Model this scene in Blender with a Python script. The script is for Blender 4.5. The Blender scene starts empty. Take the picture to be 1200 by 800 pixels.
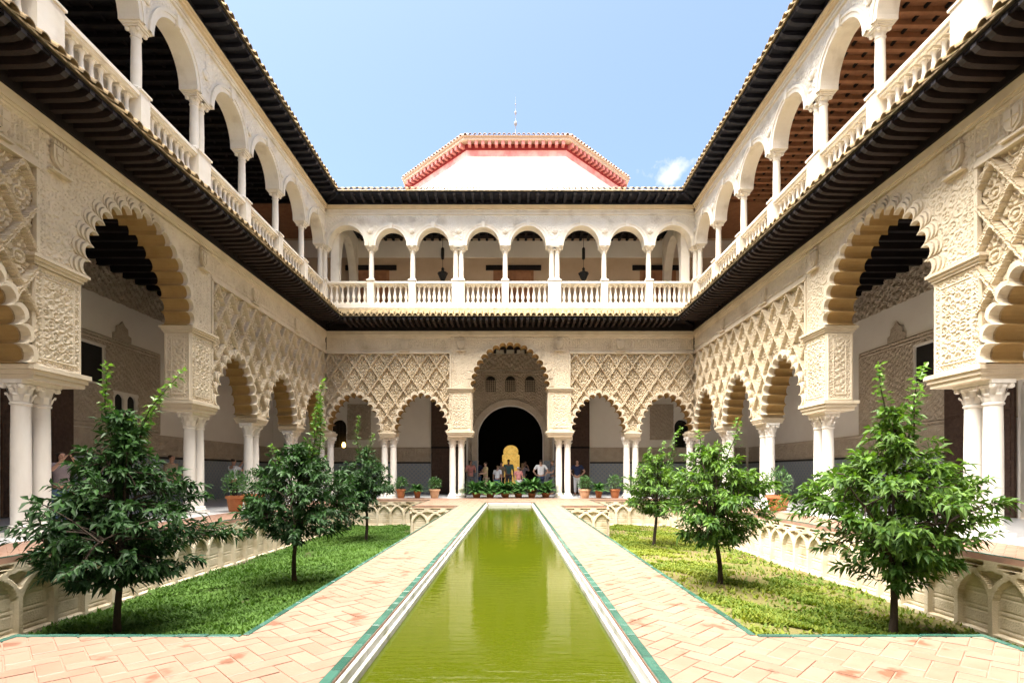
import bpy, bmesh, math, random
import numpy as np
from mathutils import Vector, Matrix
from mathutils.geometry import tessellate_polygon

R = math.radians
SC = bpy.context.scene
COL = SC.collection
rng = random.Random(7)

# ------------------------------------------------------------------ camera
cam_d = bpy.data.cameras.new('camera')
cam = bpy.data.objects.new('camera', cam_d)
COL.objects.link(cam)
cam.location = (0.08, 0.0, 1.02)
cam.rotation_euler = (R(90), 0, 0)
cam_d.sensor_width = 36.0
cam_d.lens = 18.39
cam_d.shift_y = 0.1283
cam_d.clip_start = 0.05
cam_d.clip_end = 6000
SC.camera = cam

# ------------------------------------------------------------------ light
SUN_EL, SUN_ROT = R(78), R(-122)
SUN_DIR = Vector((math.sin(SUN_ROT) * math.cos(SUN_EL), math.cos(SUN_ROT) * math.cos(SUN_EL), math.sin(SUN_EL)))
world = bpy.data.worlds.new('World')
SC.world = world
world.use_nodes = True
wn, wl = world.node_tree.nodes, world.node_tree.links
wn.clear()
w_out = wn.new('ShaderNodeOutputWorld')
w_bg = wn.new('ShaderNodeBackground')
w_bg.inputs['Strength'].default_value = 0.046
sky = wn.new('ShaderNodeTexSky')
sky.sky_type = 'NISHITA'
sky.sun_disc = False
sky.sun_elevation = SUN_EL
sky.sun_rotation = SUN_ROT
sky.air_density = 1.0
sky.dust_density = 3.0
sky.ozone_density = 3.2
# scattered small cumulus, drawn over the sky by direction
tc = wn.new('ShaderNodeTexCoord')
mp = wn.new('ShaderNodeMapping')
mp.inputs['Location'].default_value = (0.0, 0.0, 0.0)
wl.new(tc.outputs['Generated'], mp.inputs['Vector'])
cn = wn.new('ShaderNodeTexNoise')
cn.inputs['Scale'].default_value = 22.0
cn.inputs['Detail'].default_value = 7.0
cn.inputs['Roughness'].default_value = 0.55
wl.new(mp.outputs['Vector'], cn.inputs['Vector'])


def cloud_mask(direction, size):
    d = wn.new('ShaderNodeVectorMath'); d.operation = 'SUBTRACT'
    wl.new(tc.outputs['Generated'], d.inputs[0])
    d.inputs[1].default_value = Vector(direction).normalized()
    s = wn.new('ShaderNodeVectorMath'); s.operation = 'MULTIPLY'
    wl.new(d.outputs[0], s.inputs[0])
    s.inputs[1].default_value = (1 / size, 1 / size, 1.75 / size)
    l = wn.new('ShaderNodeVectorMath'); l.operation = 'LENGTH'
    wl.new(s.outputs[0], l.inputs[0])
    m = wn.new('ShaderNodeMapRange')
    m.inputs['From Min'].default_value = 0.0
    m.inputs['From Max'].default_value = 1.0
    m.inputs['To Min'].default_value = 0.20
    m.inputs['To Max'].default_value = -0.30
    wl.new(l.outputs['Value'], m.inputs['Value'])
    return m.outputs['Result']


cl = None
for d, s in [((186, 613, 349), 0.072), ((-1.0, 0.4, 0.5), 0.12), ((0.9, 0.2, 0.45), 0.10), ((0.3, -0.9, 0.5), 0.13)]:
    o = cloud_mask(d, s)
    if cl is None:
        cl = o
    else:
        mx = wn.new('ShaderNodeMath'); mx.operation = 'MAXIMUM'
        wl.new(cl, mx.inputs[0]); wl.new(o, mx.inputs[1]); cl = mx.outputs[0]
ad = wn.new('ShaderNodeMath'); ad.operation = 'ADD'
wl.new(cl, ad.inputs[0]); wl.new(cn.outputs['Fac'], ad.inputs[1])
cr = wn.new('ShaderNodeMapRange')
cr.inputs['From Min'].default_value = 0.46
cr.inputs['From Max'].default_value = 0.66
wl.new(ad.outputs[0], cr.inputs['Value'])
wm = wn.new('ShaderNodeMix'); wm.data_type = 'RGBA'
wl.new(cr.outputs['Result'], wm.inputs['Factor'])
wl.new(sky.outputs['Color'], wm.inputs[6])
wm.inputs[7].default_value = (3.6, 3.6, 3.7, 1)
wl.new(wm.outputs[2], w_bg.inputs['Color'])
wl.new(w_bg.outputs[0], w_out.inputs[0])

sun_d = bpy.data.lights.new('sun', 'SUN')
sun_d.energy = 4.4
sun_d.angle = R(70)
sun_d.color = (1.0, 0.94, 0.84)
sun = bpy.data.objects.new('sun', sun_d)
COL.objects.link(sun)
sun.location = (-40, -30, 60)
sun.rotation_euler = (-SUN_DIR).to_track_quat('-Z', 'Y').to_euler()

SC.cycles.max_bounces = 16
SC.cycles.diffuse_bounces = 10
SC.view_settings.view_transform = 'Standard'
SC.view_settings.look = 'None'
SC.view_settings.exposure = 2.95
SC.view_settings.gamma = 1.0
SC.view_settings.use_curve_mapping = False


# ------------------------------------------------------------------ materials
def mat(name, c1, c2=None, scale=3.0, rough=0.75, bump=0.0, bscale=30.0, spec=0.3, rnd=0.0, detail=6.0, stretch=None,
        attr=None, coat=0.0, metallic=0.0, stain=None, vor=0.0, vscale=20.0, trans=0.0, wstain=False):
    m = bpy.data.materials.new(name)
    m.use_nodes = True
    n, l = m.node_tree.nodes, m.node_tree.links
    b = n['Principled BSDF']
    b.inputs['Roughness'].default_value = rough
    b.inputs['Specular IOR Level'].default_value = spec
    b.inputs['Metallic'].default_value = metallic
    if coat:
        b.inputs['Coat Weight'].default_value = coat
        b.inputs['Coat Roughness'].default_value = 0.08
    if c2 is None:
        c2 = tuple(x * 0.72 for x in c1)
    t = n.new('ShaderNodeTexCoord')
    vec = t.outputs['Object']
    if stretch:
        mpn = n.new('ShaderNodeMapping')
        mpn.inputs['Scale'].default_value = stretch
        l.new(vec, mpn.inputs['Vector']); vec = mpn.outputs['Vector']
    no = n.new('ShaderNodeTexNoise')
    no.inputs['Scale'].default_value = scale
    no.inputs['Detail'].default_value = detail
    no.inputs['Roughness'].default_value = 0.62
    l.new(vec, no.inputs['Vector'])
    fac = no.outputs['Fac']
    rp = n.new('ShaderNodeMapRange')
    rp.inputs['From Min'].default_value = 0.3
    rp.inputs['From Max'].default_value = 0.7
    if rnd:
        oi = n.new('ShaderNodeObjectInfo')
        ma = n.new('ShaderNodeMath'); ma.operation = 'MULTIPLY_ADD'
        l.new(oi.outputs['Random'], ma.inputs[0]); ma.inputs[1].default_value = rnd; ma.inputs[2].default_value = -rnd / 2
        mb = n.new('ShaderNodeMath'); mb.operation = 'ADD'
        l.new(fac, mb.inputs[0]); l.new(ma.outputs[0], mb.inputs[1]); fac = mb.outputs[0]
        # move the grain from piece to piece
        va = n.new('ShaderNodeVectorMath'); va.operation = 'SCALE'
        va.inputs[0].default_value = (37, 19, 53)
        l.new(oi.outputs['Random'], va.inputs['Scale'])
        vb = n.new('ShaderNodeVectorMath'); vb.operation = 'ADD'
        l.new(vec, vb.inputs[0]); l.new(va.outputs[0], vb.inputs[1])
        l.new(vb.outputs[0], no.inputs['Vector'])
    if attr:
        at = n.new('ShaderNodeAttribute'); at.attribute_name = attr
        mb = n.new('ShaderNodeMath'); mb.operation = 'ADD'
        l.new(fac, mb.inputs[0])
        mc = n.new('ShaderNodeMath'); mc.operation = 'MULTIPLY_ADD'
        l.new(at.outputs['Fac'], mc.inputs[0]); mc.inputs[1].default_value = 0.5; mc.inputs[2].default_value = -0.25
        l.new(mc.outputs[0], mb.inputs[1]); fac = mb.outputs[0]
    l.new(fac, rp.inputs['Value'])
    mx = n.new('ShaderNodeMix'); mx.data_type = 'RGBA'
    mx.inputs[6].default_value = (*c1, 1); mx.inputs[7].default_value = (*c2, 1)
    l.new(rp.outputs['Result'], mx.inputs['Factor'])
    out = mx.outputs[2]
    if stain:
        col, sscale, lo, hi = stain
        sn = n.new('ShaderNodeTexNoise')
        sn.inputs['Scale'].default_value = sscale
        sn.inputs['Detail'].default_value = 8
        if wstain:
            ge_ = n.new('ShaderNodeNewGeometry'); l.new(ge_.outputs['Position'], sn.inputs['Vector'])
        else:
            l.new(t.outputs['Object'], sn.inputs['Vector'])
        sr = n.new('ShaderNodeMapRange')
        sr.inputs['From Min'].default_value = lo; sr.inputs['From Max'].default_value = hi
        l.new(sn.outputs['Fac'], sr.inputs['Value'])
        m2 = n.new('ShaderNodeMix'); m2.data_type = 'RGBA'
        m2.inputs[7].default_value = (*col, 1)
        l.new(out, m2.inputs[6]); l.new(sr.outputs['Result'], m2.inputs['Factor']); out = m2.outputs[2]
    l.new(out, b.inputs['Base Color'])
    if trans:
        tr = n.new('ShaderNodeBsdfTranslucent')
        hs = n.new('ShaderNodeHueSaturation')
        hs.inputs['Value'].default_value = 1.5; hs.inputs['Saturation'].default_value = 1.1
        l.new(out, hs.inputs['Color']); l.new(hs.outputs[0], tr.inputs['Color'])
        ms = n.new('ShaderNodeMixShader'); ms.inputs['Fac'].default_value = trans
        l.new(b.outputs[0], ms.inputs[1]); l.new(tr.outputs[0], ms.inputs[2])
        l.new(ms.outputs[0], n['Material Output'].inputs['Surface'])
    if bump or vor:
        hgt = None
        if bump:
            bn = n.new('ShaderNodeTexNoise')
            bn.inputs['Scale'].default_value = bscale; bn.inputs['Detail'].default_value = 5
            l.new(t.outputs['Object'], bn.inputs['Vector']); hgt = bn.outputs['Fac']
        if vor:
            vn = n.new('ShaderNodeTexVoronoi'); vn.inputs['Scale'].default_value = vscale
            l.new(t.outputs['Object'], vn.inputs['Vector'])
            if hgt is not None:
                a2 = n.new('ShaderNodeMath'); a2.operation = 'MULTIPLY_ADD'
                l.new(vn.outputs['Distance'], a2.inputs[0]); a2.inputs[1].default_value = vor; l.new(hgt, a2.inputs[2]); hgt = a2.outputs[0]
            else:
                hgt = vn.outputs['Distance']
        bp = n.new('ShaderNodeBump')
        bp.inputs['Strength'].default_value = bump or 0.5
        bp.inputs['Distance'].default_value = 0.02
        l.new(hgt, bp.inputs['Height']); l.new(bp.outputs[0], b.inputs['Normal'])
    return m


M = {}
M['stucco'] = mat('carved stucco', (0.63, 0.54, 0.40), (0.53, 0.44, 0.31), 1.1, 0.85, 0.5, 55, 0.2, stain=((0.37, 0.30, 0.205), 1.1, 0.50, 0.80))
M['ochre'] = mat('shade toned arch reveal', (0.40, 0.265, 0.11), (0.31, 0.20, 0.08), 2.5, 0.85, 0.3, 50, 0.2)  # warm bounce and shade under the arches put into the colour
M['stucco_pale'] = mat('pale carved stucco', (0.67, 0.585, 0.45), (0.57, 0.485, 0.36), 1.5, 0.85, 0.5, 60, 0.2, stain=((0.42, 0.345, 0.24), 1.4, 0.52, 0.82))
M['plaster'] = mat('gallery plaster', (0.74, 0.70, 0.64), (0.67, 0.62, 0.56), 0.8, 0.9, 0.15, 40, 0.15)
M['white'] = mat('whitewashed stone', (0.82, 0.765, 0.67), (0.75, 0.68, 0.56), 2.2, 0.7, 0.2, 40, 0.25, stain=((0.50, 0.43, 0.33), 1.8, 0.54, 0.82))
M['marble'] = mat('white marble', (0.78, 0.75, 0.70), (0.68, 0.64, 0.58), 5, 0.38, 0.05, 30, 0.4, stretch=(1, 1, 0.25), stain=((0.50, 0.43, 0.36), 3.0, 0.60, 0.9))
M['coping'] = mat('worn grey marble', (0.50, 0.49, 0.47), (0.36, 0.35, 0.32), 4, 0.5, 0.1, 30, 0.4, rnd=0.4, stain=((0.20, 0.20, 0.13), 5.0, 0.52, 0.75))
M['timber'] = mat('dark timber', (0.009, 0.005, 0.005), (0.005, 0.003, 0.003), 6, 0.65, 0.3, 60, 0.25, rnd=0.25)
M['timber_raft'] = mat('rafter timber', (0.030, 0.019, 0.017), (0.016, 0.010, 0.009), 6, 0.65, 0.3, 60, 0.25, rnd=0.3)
M['timber_tip'] = mat('weathered timber end', (0.055, 0.05, 0.058), (0.025, 0.022, 0.022), 8, 0.7, rnd=0.3)
M['timber_mid'] = mat('brown timber', (0.36, 0.17, 0.085), (0.24, 0.11, 0.055), 5, 0.6, 0.2, 50, 0.25, rnd=0.35)
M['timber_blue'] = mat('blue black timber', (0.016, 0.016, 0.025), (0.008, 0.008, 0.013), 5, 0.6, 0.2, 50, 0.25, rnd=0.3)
M['roof_tile'] = mat('weathered roof tile', (0.33, 0.24, 0.13), (0.20, 0.15, 0.09), 6, 0.9, 0.4, 40, 0.15, rnd=0.5, stain=((0.10, 0.09, 0.04), 5, 0.5, 0.7))
M['terracotta'] = mat('terracotta paver', (0.262, 0.160, 0.114), (0.222, 0.126, 0.085), 5, 0.5, 0.12, 60, 0.45, rnd=0.30, stain=((0.155, 0.066, 0.036), 3.6, 0.61, 0.66), wstain=True)
M['grout'] = mat('mortar bed', (0.285, 0.185, 0.138), (0.245, 0.15, 0.108), 8, 0.95, 0.3, 80, 0.1)
M['glaze'] = mat('green glazed tile', (0.018, 0.066, 0.048), (0.038, 0.11, 0.082), 9, 0.25, 0.05, 40, 0.5, rnd=0.5)
M['marble_floor'] = mat('gallery marble paving', (0.58, 0.58, 0.58), (0.52, 0.51, 0.51), 2.0, 0.35, 0.0, 30, 0.4)
M['pot'] = mat('terracotta pot', (0.48, 0.20, 0.09), (0.38, 0.15, 0.065), 9, 0.8, 0.2, 60, 0.2, rnd=0.5)
M['pot_pale'] = mat('pale terracotta pot', (0.62, 0.42, 0.27), (0.52, 0.33, 0.20), 9, 0.8, 0.2, 60, 0.2)
M['bark'] = mat('citrus bark', (0.055, 0.042, 0.032), (0.03, 0.022, 0.018), 14, 0.9, 0.5, 60, 0.1, stretch=(1, 1, 0.3))
M['leaf_shade'] = mat('shaded citrus leaf', (0.011, 0.034, 0.009), (0.034, 0.085, 0.019), 5, 0.55, attr='rnd', spec=0.22, trans=0.16)  # shade on the left-hand trees put into a darker leaf colour
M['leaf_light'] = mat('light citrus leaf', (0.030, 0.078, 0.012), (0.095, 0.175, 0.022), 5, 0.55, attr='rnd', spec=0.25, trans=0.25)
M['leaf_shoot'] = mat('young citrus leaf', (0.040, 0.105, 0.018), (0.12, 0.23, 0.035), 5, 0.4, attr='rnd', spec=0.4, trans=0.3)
M['leaf_pot'] = mat('pot plant leaf', (0.025, 0.080, 0.018), (0.085, 0.19, 0.045), 6, 0.4, attr='rnd', spec=0.5, trans=0.15)
M['grass_l'] = mat('lush lawn', (0.042, 0.094, 0.013), (0.088, 0.165, 0.030), 1.6, 0.7, attr='rnd', spec=0.2, trans=0.25)
M['grass_r'] = mat('yellowing lawn', (0.070, 0.115, 0.012), (0.165, 0.19, 0.025), 1.2, 0.7, attr='rnd', spec=0.2, trans=0.25)
M['soil_l'] = mat('green soil', (0.036, 0.065, 0.014), (0.055, 0.055, 0.026), 2.5, 0.95, 0.6, 30, 0.1)
M['soil_r'] = mat('dry soil', (0.135, 0.098, 0.052), (0.085, 0.095, 0.025), 1.1, 0.95, 0.6, 30, 0.1)
M['ground'] = mat('dusty ground', (0.30, 0.26, 0.20), (0.24, 0.20, 0.15), 0.4, 0.95)
M['sandstone'] = mat('garden wall plaster', (0.66, 0.58, 0.45), (0.54, 0.45, 0.32), 2.2, 0.9, 0.4, 45, 0.15, stain=((0.30, 0.235, 0.13), 2.6, 0.50, 0.75))
M['tower_white'] = mat('whitewash', (0.86, 0.84, 0.82), (0.82, 0.79, 0.76), 0.5, 0.85, 0.1, 20, 0.2)
M['tower_red'] = mat('red limewash', (0.26, 0.025, 0.03), (0.20, 0.018, 0.022), 2, 0.85)
M['tower_pink'] = mat('faded red limewash', (0.55, 0.13, 0.14), (0.80, 0.55, 0.53), 1.3, 0.85)
M['tower_mod'] = mat('pink painted modillion', (0.52, 0.20, 0.19), (0.42, 0.13, 0.125), 3, 0.8)
M['tower_tile'] = mat('pale roof tile', (0.52, 0.40, 0.33), (0.40, 0.28, 0.23), 6, 0.9, rnd=0.5)
M['finial'] = mat('grey finial', (0.20, 0.20, 0.22), (0.14, 0.14, 0.15), 6, 0.6)
M['cream'] = mat('cream moulding', (0.72, 0.60, 0.42), (0.62, 0.50, 0.34), 3, 0.8)
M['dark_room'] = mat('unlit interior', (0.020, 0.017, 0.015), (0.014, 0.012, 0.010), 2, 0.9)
M['door'] = mat('carved dark door', (0.085, 0.052, 0.038), (0.05, 0.03, 0.022), 9, 0.7, 0.6, 60, 0.2, vor=0.8, vscale=14)
M['iron'] = mat('black iron', (0.015, 0.015, 0.016), (0.03, 0.028, 0.025), 9, 0.5, metallic=0.4)
M['stucco_dim'] = mat('old stucco relief', (0.46, 0.39, 0.31), (0.36, 0.30, 0.235), 3, 0.9, 0.7, 40, 0.1, vor=1.0, vscale=16)
M['tan_plaster'] = mat('ochre plaster', (0.56, 0.43, 0.31), (0.47, 0.35, 0.24), 0.9, 0.9, 0.15, 40, 0.15)
M['skin'] = mat('skin', (0.52, 0.31, 0.22), (0.46, 0.26, 0.18), 9, 0.55, rnd=0.3)
M['hair'] = mat('dark hair', (0.022, 0.014, 0.010), (0.045, 0.026, 0.016), 20, 0.5)
M['hair_fair'] = mat('fair hair', (0.36, 0.24, 0.12), (0.26, 0.16, 0.08), 20, 0.5)


def cloth(name, c):
    return mat(name, c, tuple(x * 0.8 for x in c), 12, 0.85, 0.2, 30, 0.15)


def azulejo(name):
    m = bpy.data.materials.new(name); m.use_nodes = True
    n, l = m.node_tree.nodes, m.node_tree.links
    b = n['Principled BSDF']; b.inputs['Roughness'].default_value = 0.28
    t = n.new('ShaderNodeTexCoord')
    sx = n.new('ShaderNodeSeparateXYZ'); l.new(t.outputs['Object'], sx.inputs[0])

    def sine(sock, k):
        a = n.new('ShaderNodeMath'); a.operation = 'MULTIPLY'; l.new(sock, a.inputs[0]); a.inputs[1].default_value = k
        s = n.new('ShaderNodeMath'); s.operation = 'SINE'; l.new(a.outputs[0], s.inputs[0]); return s.outputs[0]

    def op(o, a, bb):
        q = n.new('ShaderNodeMath'); q.operation = o
        for i, v in enumerate((a, bb)):
            if isinstance(v, (int, float)):
                q.inputs[i].default_value = v
            else:
                l.new(v, q.inputs[i])
        return q.outputs[0]
    p = op('MULTIPLY', sine(sx.outputs['X'], 30), sine(sx.outputs['Z'], 30))
    q = op('ADD', p, op('MULTIPLY', op('MULTIPLY', sine(sx.outputs['X'], 90), sine(sx.outputs['Z'], 90)), 0.6))
    cr_ = n.new('ShaderNodeValToRGB')
    cr_.color_ramp.interpolation = 'CONSTANT'
    e = cr_.color_ramp.elements
    e[0].position = 0.0; e[0].color = (0.17, 0.205, 0.28, 1)
    e[1].position = 0.36; e[1].color = (0.30, 0.32, 0.35, 1)
    for pos, c in ((0.5, (0.19, 0.24, 0.27, 1)), (0.62, (0.33, 0.345, 0.36, 1)), (0.8, (0.22, 0.18, 0.13, 1))):
        k = e.new(pos); k.color = c
    l.new(op('MULTIPLY_ADD', q, 0.31), cr_.inputs[0])
    cr_.inputs[0].links[0].from_node.inputs[2].default_value = 0.5
    l.new(cr_.outputs[0], b.inputs['Base Color'])
    return m


M['azulejo'] = azulejo('glazed wall tile')


def emis(name, c, s):
    m = bpy.data.materials.new(name); m.use_nodes = True
    n, l = m.node_tree.nodes, m.node_tree.links
    b = n['Principled BSDF']
    t = n.new('ShaderNodeTexCoord'); no = n.new('ShaderNodeTexNoise'); no.inputs['Scale'].default_value = 3.5
    l.new(t.outputs['Object'], no.inputs['Vector'])
    mx = n.new('ShaderNodeMix'); mx.data_type = 'RGBA'
    mx.inputs[6].default_value = (*c, 1); mx.inputs[7].default_value = (c[0] * 0.5, c[1] * 0.36, c[2] * 0.2, 1)
    l.new(no.outputs['Fac'], mx.inputs['Factor'])
    l.new(mx.outputs[2], b.inputs['Base Color']); l.new(mx.outputs[2], b.inputs['Emission Color'])
    b.inputs['Emission Strength'].default_value = s
    return m


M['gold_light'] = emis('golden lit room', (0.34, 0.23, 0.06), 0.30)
M['lamp_glow'] = emis('lamp glow', (1.0, 0.62, 0.15), 3.0)


def water_mat():
    m = bpy.data.materials.new('green pool water'); m.use_nodes = True
    n, l = m.node_tree.nodes, m.node_tree.links
    b = n['Principled BSDF']
    t = n.new('ShaderNodeTexCoord')
    no = n.new('ShaderNodeTexNoise'); no.inputs['Scale'].default_value = 0.7; no.inputs['Detail'].default_value = 5
    l.new(t.outputs['Object'], no.inputs['Vector'])
    mx = n.new('ShaderNodeMix'); mx.data_type = 'RGBA'
    mx.inputs[6].default_value = (0.055, 0.066, 0.002, 1); mx.inputs[7].default_value = (0.036, 0.050, 0.003, 1)
    l.new(no.outputs['Fac'], mx.inputs['Factor']); l.new(mx.outputs[2], b.inputs['Base Color'])
    b.inputs['Roughness'].default_value = 0.025
    b.inputs['IOR'].default_value = 1.33
    mpn = n.new('ShaderNodeMapping'); mpn.inputs['Scale'].default_value = (1.2, 5.0, 1)
    l.new(t.outputs['Object'], mpn.inputs['Vector'])
    w = n.new('ShaderNodeTexNoise'); w.inputs['Scale'].default_value = 3.2; w.inputs['Detail'].default_value = 3
    l.new(mpn.outputs[0], w.inputs['Vector'])
    bp = n.new('ShaderNodeBump'); bp.inputs['Strength'].default_value = 0.05; bp.inputs['Distance'].default_value = 0.04
    l.new(w.outputs['Fac'], bp.inputs['Height']); l.new(bp.outputs[0], b.inputs['Normal'])
    return m


M['water'] = water_mat()


# ------------------------------------------------------------------ mesh helpers
def T(o, label=None, cat=None, group=None, kind=None):
    if label: o['label'] = label
    if cat: o['category'] = cat
    if group: o['group'] = group
    if kind: o['kind'] = kind
    return o


def link(name, me, m, parent=None, loc=None, rz=None):
    o = bpy.data.objects.new(name, me)
    COL.objects.link(o)
    if m is not None and len(me.materials) == 0:
        me.materials.append(m)
    if parent is not None:
        o.parent = parent
    if loc is not None:
        o.location = loc
    if rz:
        o.rotation_euler = (0, 0, rz)
    return o


def empty(name, loc=(0, 0, 0), rz=0.0):
    o = bpy.data.objects.new(name, None)
    COL.objects.link(o)
    o.location = loc
    o.rotation_euler = (0, 0, rz)
    o.empty_display_size = 0.2
    return o


class MB:
    def __init__(self):
        self.v = []; self.f = []

    def add(self, vs, fs):
        k = len(self.v)
        self.v += [tuple(x) for x in vs]
        self.f += [tuple(i + k for i in f) for f in fs]

    def box(self, x0, x1, y0, y1, z0, z1):
        self.add([(x0, y0, z0), (x1, y0, z0), (x1, y1, z0), (x0, y1, z0), (x0, y0, z1), (x1, y0, z1), (x1, y1, z1), (x0, y1, z1)],
                 [(0, 3, 2, 1), (4, 5, 6, 7), (0, 1, 5, 4), (1, 2, 6, 5), (2, 3, 7, 6), (3, 0, 4, 7)])

    def prism(self, pts, fn0, fn1):
        """pts 2D outline; fn0/fn1 map (a,b)->3D for the two caps"""
        n = len(pts)
        a = [fn0(*p) for p in pts]; b = [fn1(*p) for p in pts]
        tri = tessellate_polygon([[Vector((p[0], p[1], 0)) for p in pts]])
        fs = [tuple(t) for t in tri] + [tuple(i + n for i in reversed(t)) for t in tri]
        fs += [(i, (i + 1) % n, (i + 1) % n + n, i + n) for i in range(n)]
        self.add(a + b, fs)

    def wall(self, pts, w0, w1):
        self.prism(pts, lambda u, z: (u, w0, z), lambda u, z: (u, w1, z))

    def lathe(self, prof, seg=16, c=(0, 0), cap=True):
        k = len(self.v)
        for r, z in prof:
            for i in range(seg):
                a = 2 * math.pi * i / seg
                self.v.append((c[0] + r * math.cos(a), c[1] + r * math.sin(a), z))
        for j in range(len(prof) - 1):
            for i in range(seg):
                i2 = (i + 1) % seg
                self.f.append((k + j * seg + i, k + j * seg + i2, k + (j + 1) * seg + i2, k + (j + 1) * seg + i))
        if cap:
            self.f.append(tuple(k + i for i in reversed(range(seg))))
            self.f.append(tuple(k + (len(prof) - 1) * seg + i for i in range(seg)))

    def tube(self, pts, rad, seg=7):
        k = len(self.v); n = len(pts)
        pts = [Vector(p) for p in pts]
        for j, p in enumerate(pts):
            d = (pts[min(j + 1, n - 1)] - pts[max(j - 1, 0)])
            if d.length < 1e-6: d = Vector((0, 0, 1))
            d.normalize()
            s = d.cross(Vector((0.31, 0.17, 0.93)));
            if s.length < 1e-3: s = d.cross(Vector((1, 0, 0)))
            s.normalize(); t = d.cross(s)
            r = rad[j] if hasattr(rad, '__len__') else rad
            for i in range(seg):
                a = 2 * math.pi * i / seg
                self.v.append(tuple(p + s * (r * math.cos(a)) + t * (r * math.sin(a))))
        for j in range(n - 1):
            for i in range(seg):
                i2 = (i + 1) % seg
                self.f.append((k + j * seg + i, k + j * seg + i2, k + (j + 1) * seg + i2, k + (j + 1) * seg + i))
        self.f.append(tuple(k + i for i in range(seg)))
        self.f.append(tuple(k + (n - 1) * seg + i for i in range(seg)))

    def mesh(self, name, smooth=False, fix=True, bevel=0.0):
        me = bpy.data.meshes.new(name)
        me.from_pydata(self.v, [], self.f)
        if fix or bevel:
            bm = bmesh.new(); bm.from_mesh(me)
            if bevel:
                bmesh.ops.bevel(bm, geom=bm.edges[:], offset=bevel, segments=1, affect='EDGES', clamp_overlap=True)
            bmesh.ops.recalc_face_normals(bm, faces=bm.faces)
            bm.to_mesh(me); bm.free()
        if smooth:
            me.polygons.foreach_set('use_smooth', [True] * len(me.polygons))
            if smooth == 'auto':
                try:
                    me.set_sharp_from_angle(angle=R(40))
                except Exception:
                    pass
        me.update()
        return me

    def build(self, name, m, parent=None, loc=None, rz=None, smooth=False, fix=True, bevel=0.0):
        return link(name, self.mesh(name, smooth, fix, bevel), m, parent, loc, rz)


def np_mesh(name, V, F, smooth=True):
    """V (n,3), F (m,k) arrays -> mesh"""
    me = bpy.data.meshes.new(name)
    me.vertices.add(len(V)); me.vertices.foreach_set('co', np.ascontiguousarray(V, dtype=np.float32).ravel())
    k = F.shape[1]
    me.loops.add(F.size); me.loops.foreach_set('vertex_index', np.ascontiguousarray(F, dtype=np.int32).ravel())
    me.polygons.add(len(F))
    me.polygons.foreach_set('loop_start', np.arange(0, F.size, k, dtype=np.int32))
    me.polygons.foreach_set('loop_total', np.full(len(F), k, dtype=np.int32))
    me.polygons.foreach_set('use_smooth', np.full(len(F), smooth, dtype=bool))
    me.update(calc_edges=True)
    return me


def relief(name, parent, m, u0, u1, z0, z1, res, pat, depth, w0, keep=None, smooth=False):
    """carved surface facing -y: y = w0 - depth*pat(u,z)"""
    nu = max(3, int(round((u1 - u0) / res)) + 1); nz = max(3, int(round((z1 - z0) / res)) + 1)
    u = np.linspace(u0, u1, nu); z = np.linspace(z0, z1, nz)
    U, Z = np.meshgrid(u, z, indexing='ij')
    H = np.clip(pat(U, Z), 0, 1)
    V = np.stack([U, w0 - depth * H, Z], -1).reshape(-1, 3)
    I = np.arange(nu * nz).reshape(nu, nz)
    F = np.stack([I[:-1, :-1], I[1:, :-1], I[1:, 1:], I[:-1, 1:]], -1).reshape(-1, 4)
    if keep is not None:
        K = keep(U, Z).reshape(-1)
        F = F[K[F].all(1)]
        used = np.unique(F)
        mapn = np.full(nu * nz, -1); mapn[used] = np.arange(len(used))
        V = V[used]; F = mapn[F]
    return link(name, np_mesh(name, V, F, smooth), m, parent)


def sm(x, a, b):
    t = np.clip((x - a) / (b - a), 0, 1)
    return t * t * (3 - 2 * t)


# ------------------------------------------------------------------ carving patterns
def arab(U, Z, k):
    X = U + 0.018 * np.sin(Z * 31 + U * 7); Y = Z + 0.018 * np.sin(U * 29 - Z * 5)
    h = 0.5 + 0.5 * np.sin(X * k) * np.sin(Y * k + 1.3 * np.sin(X * k * 0.5))
    return sm(h, 0.35, 0.62)


def pat_sebka(U, Z, pu=0.67, pz=0.98):
    a = U / pu + Z / pz; b = U / pu - Z / pz
    aw = a + 0.008 * np.sin(2 * np.pi * 4 * b); bw = b + 0.008 * np.sin(2 * np.pi * 4 * a)
    da = np.abs(aw - np.round(aw)); db = np.abs(bw - np.round(bw))
    d = np.minimum(da, db)
    rib = (1 - sm(d, 0.062, 0.082)) * (0.80 + 0.20 * sm(d, 0.008, 0.022))
    fa = a - np.floor(a) - 0.5; fb = b - np.floor(b) - 0.5
    x = (fa + fb) * 0.5 * pu; y = (fa - fb) * 0.5 * pz
    r = np.hypot(x, y + 0.02); th = np.arctan2(x, y + 0.02)
    ring = 1 - sm(np.abs(r - 0.095), 0.016, 0.030)
    boss = 1 - sm(r, 0.035, 0.055)
    pet = (0.5 + 0.5 * np.cos(6 * th)) * (1 - sm(np.abs(r - 0.165), 0.02, 0.05))
    leaf = sm(np.sin(x * 60 + 9 * y) * np.sin(y * 52 - 6 * np.abs(x)), 0.05, 0.3)
    m = np.maximum.reduce([ring * 0.8, boss, sm(pet, 0.35, 0.6) * 0.75, leaf * 0.7 * sm(r, 0.13, 0.19)])
    frame = (1 - sm(np.abs(d - 0.155), 0.014, 0.026)) * 0.5
    return np.maximum.reduce([rib, m * 0.50, frame * 0.8])


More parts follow.
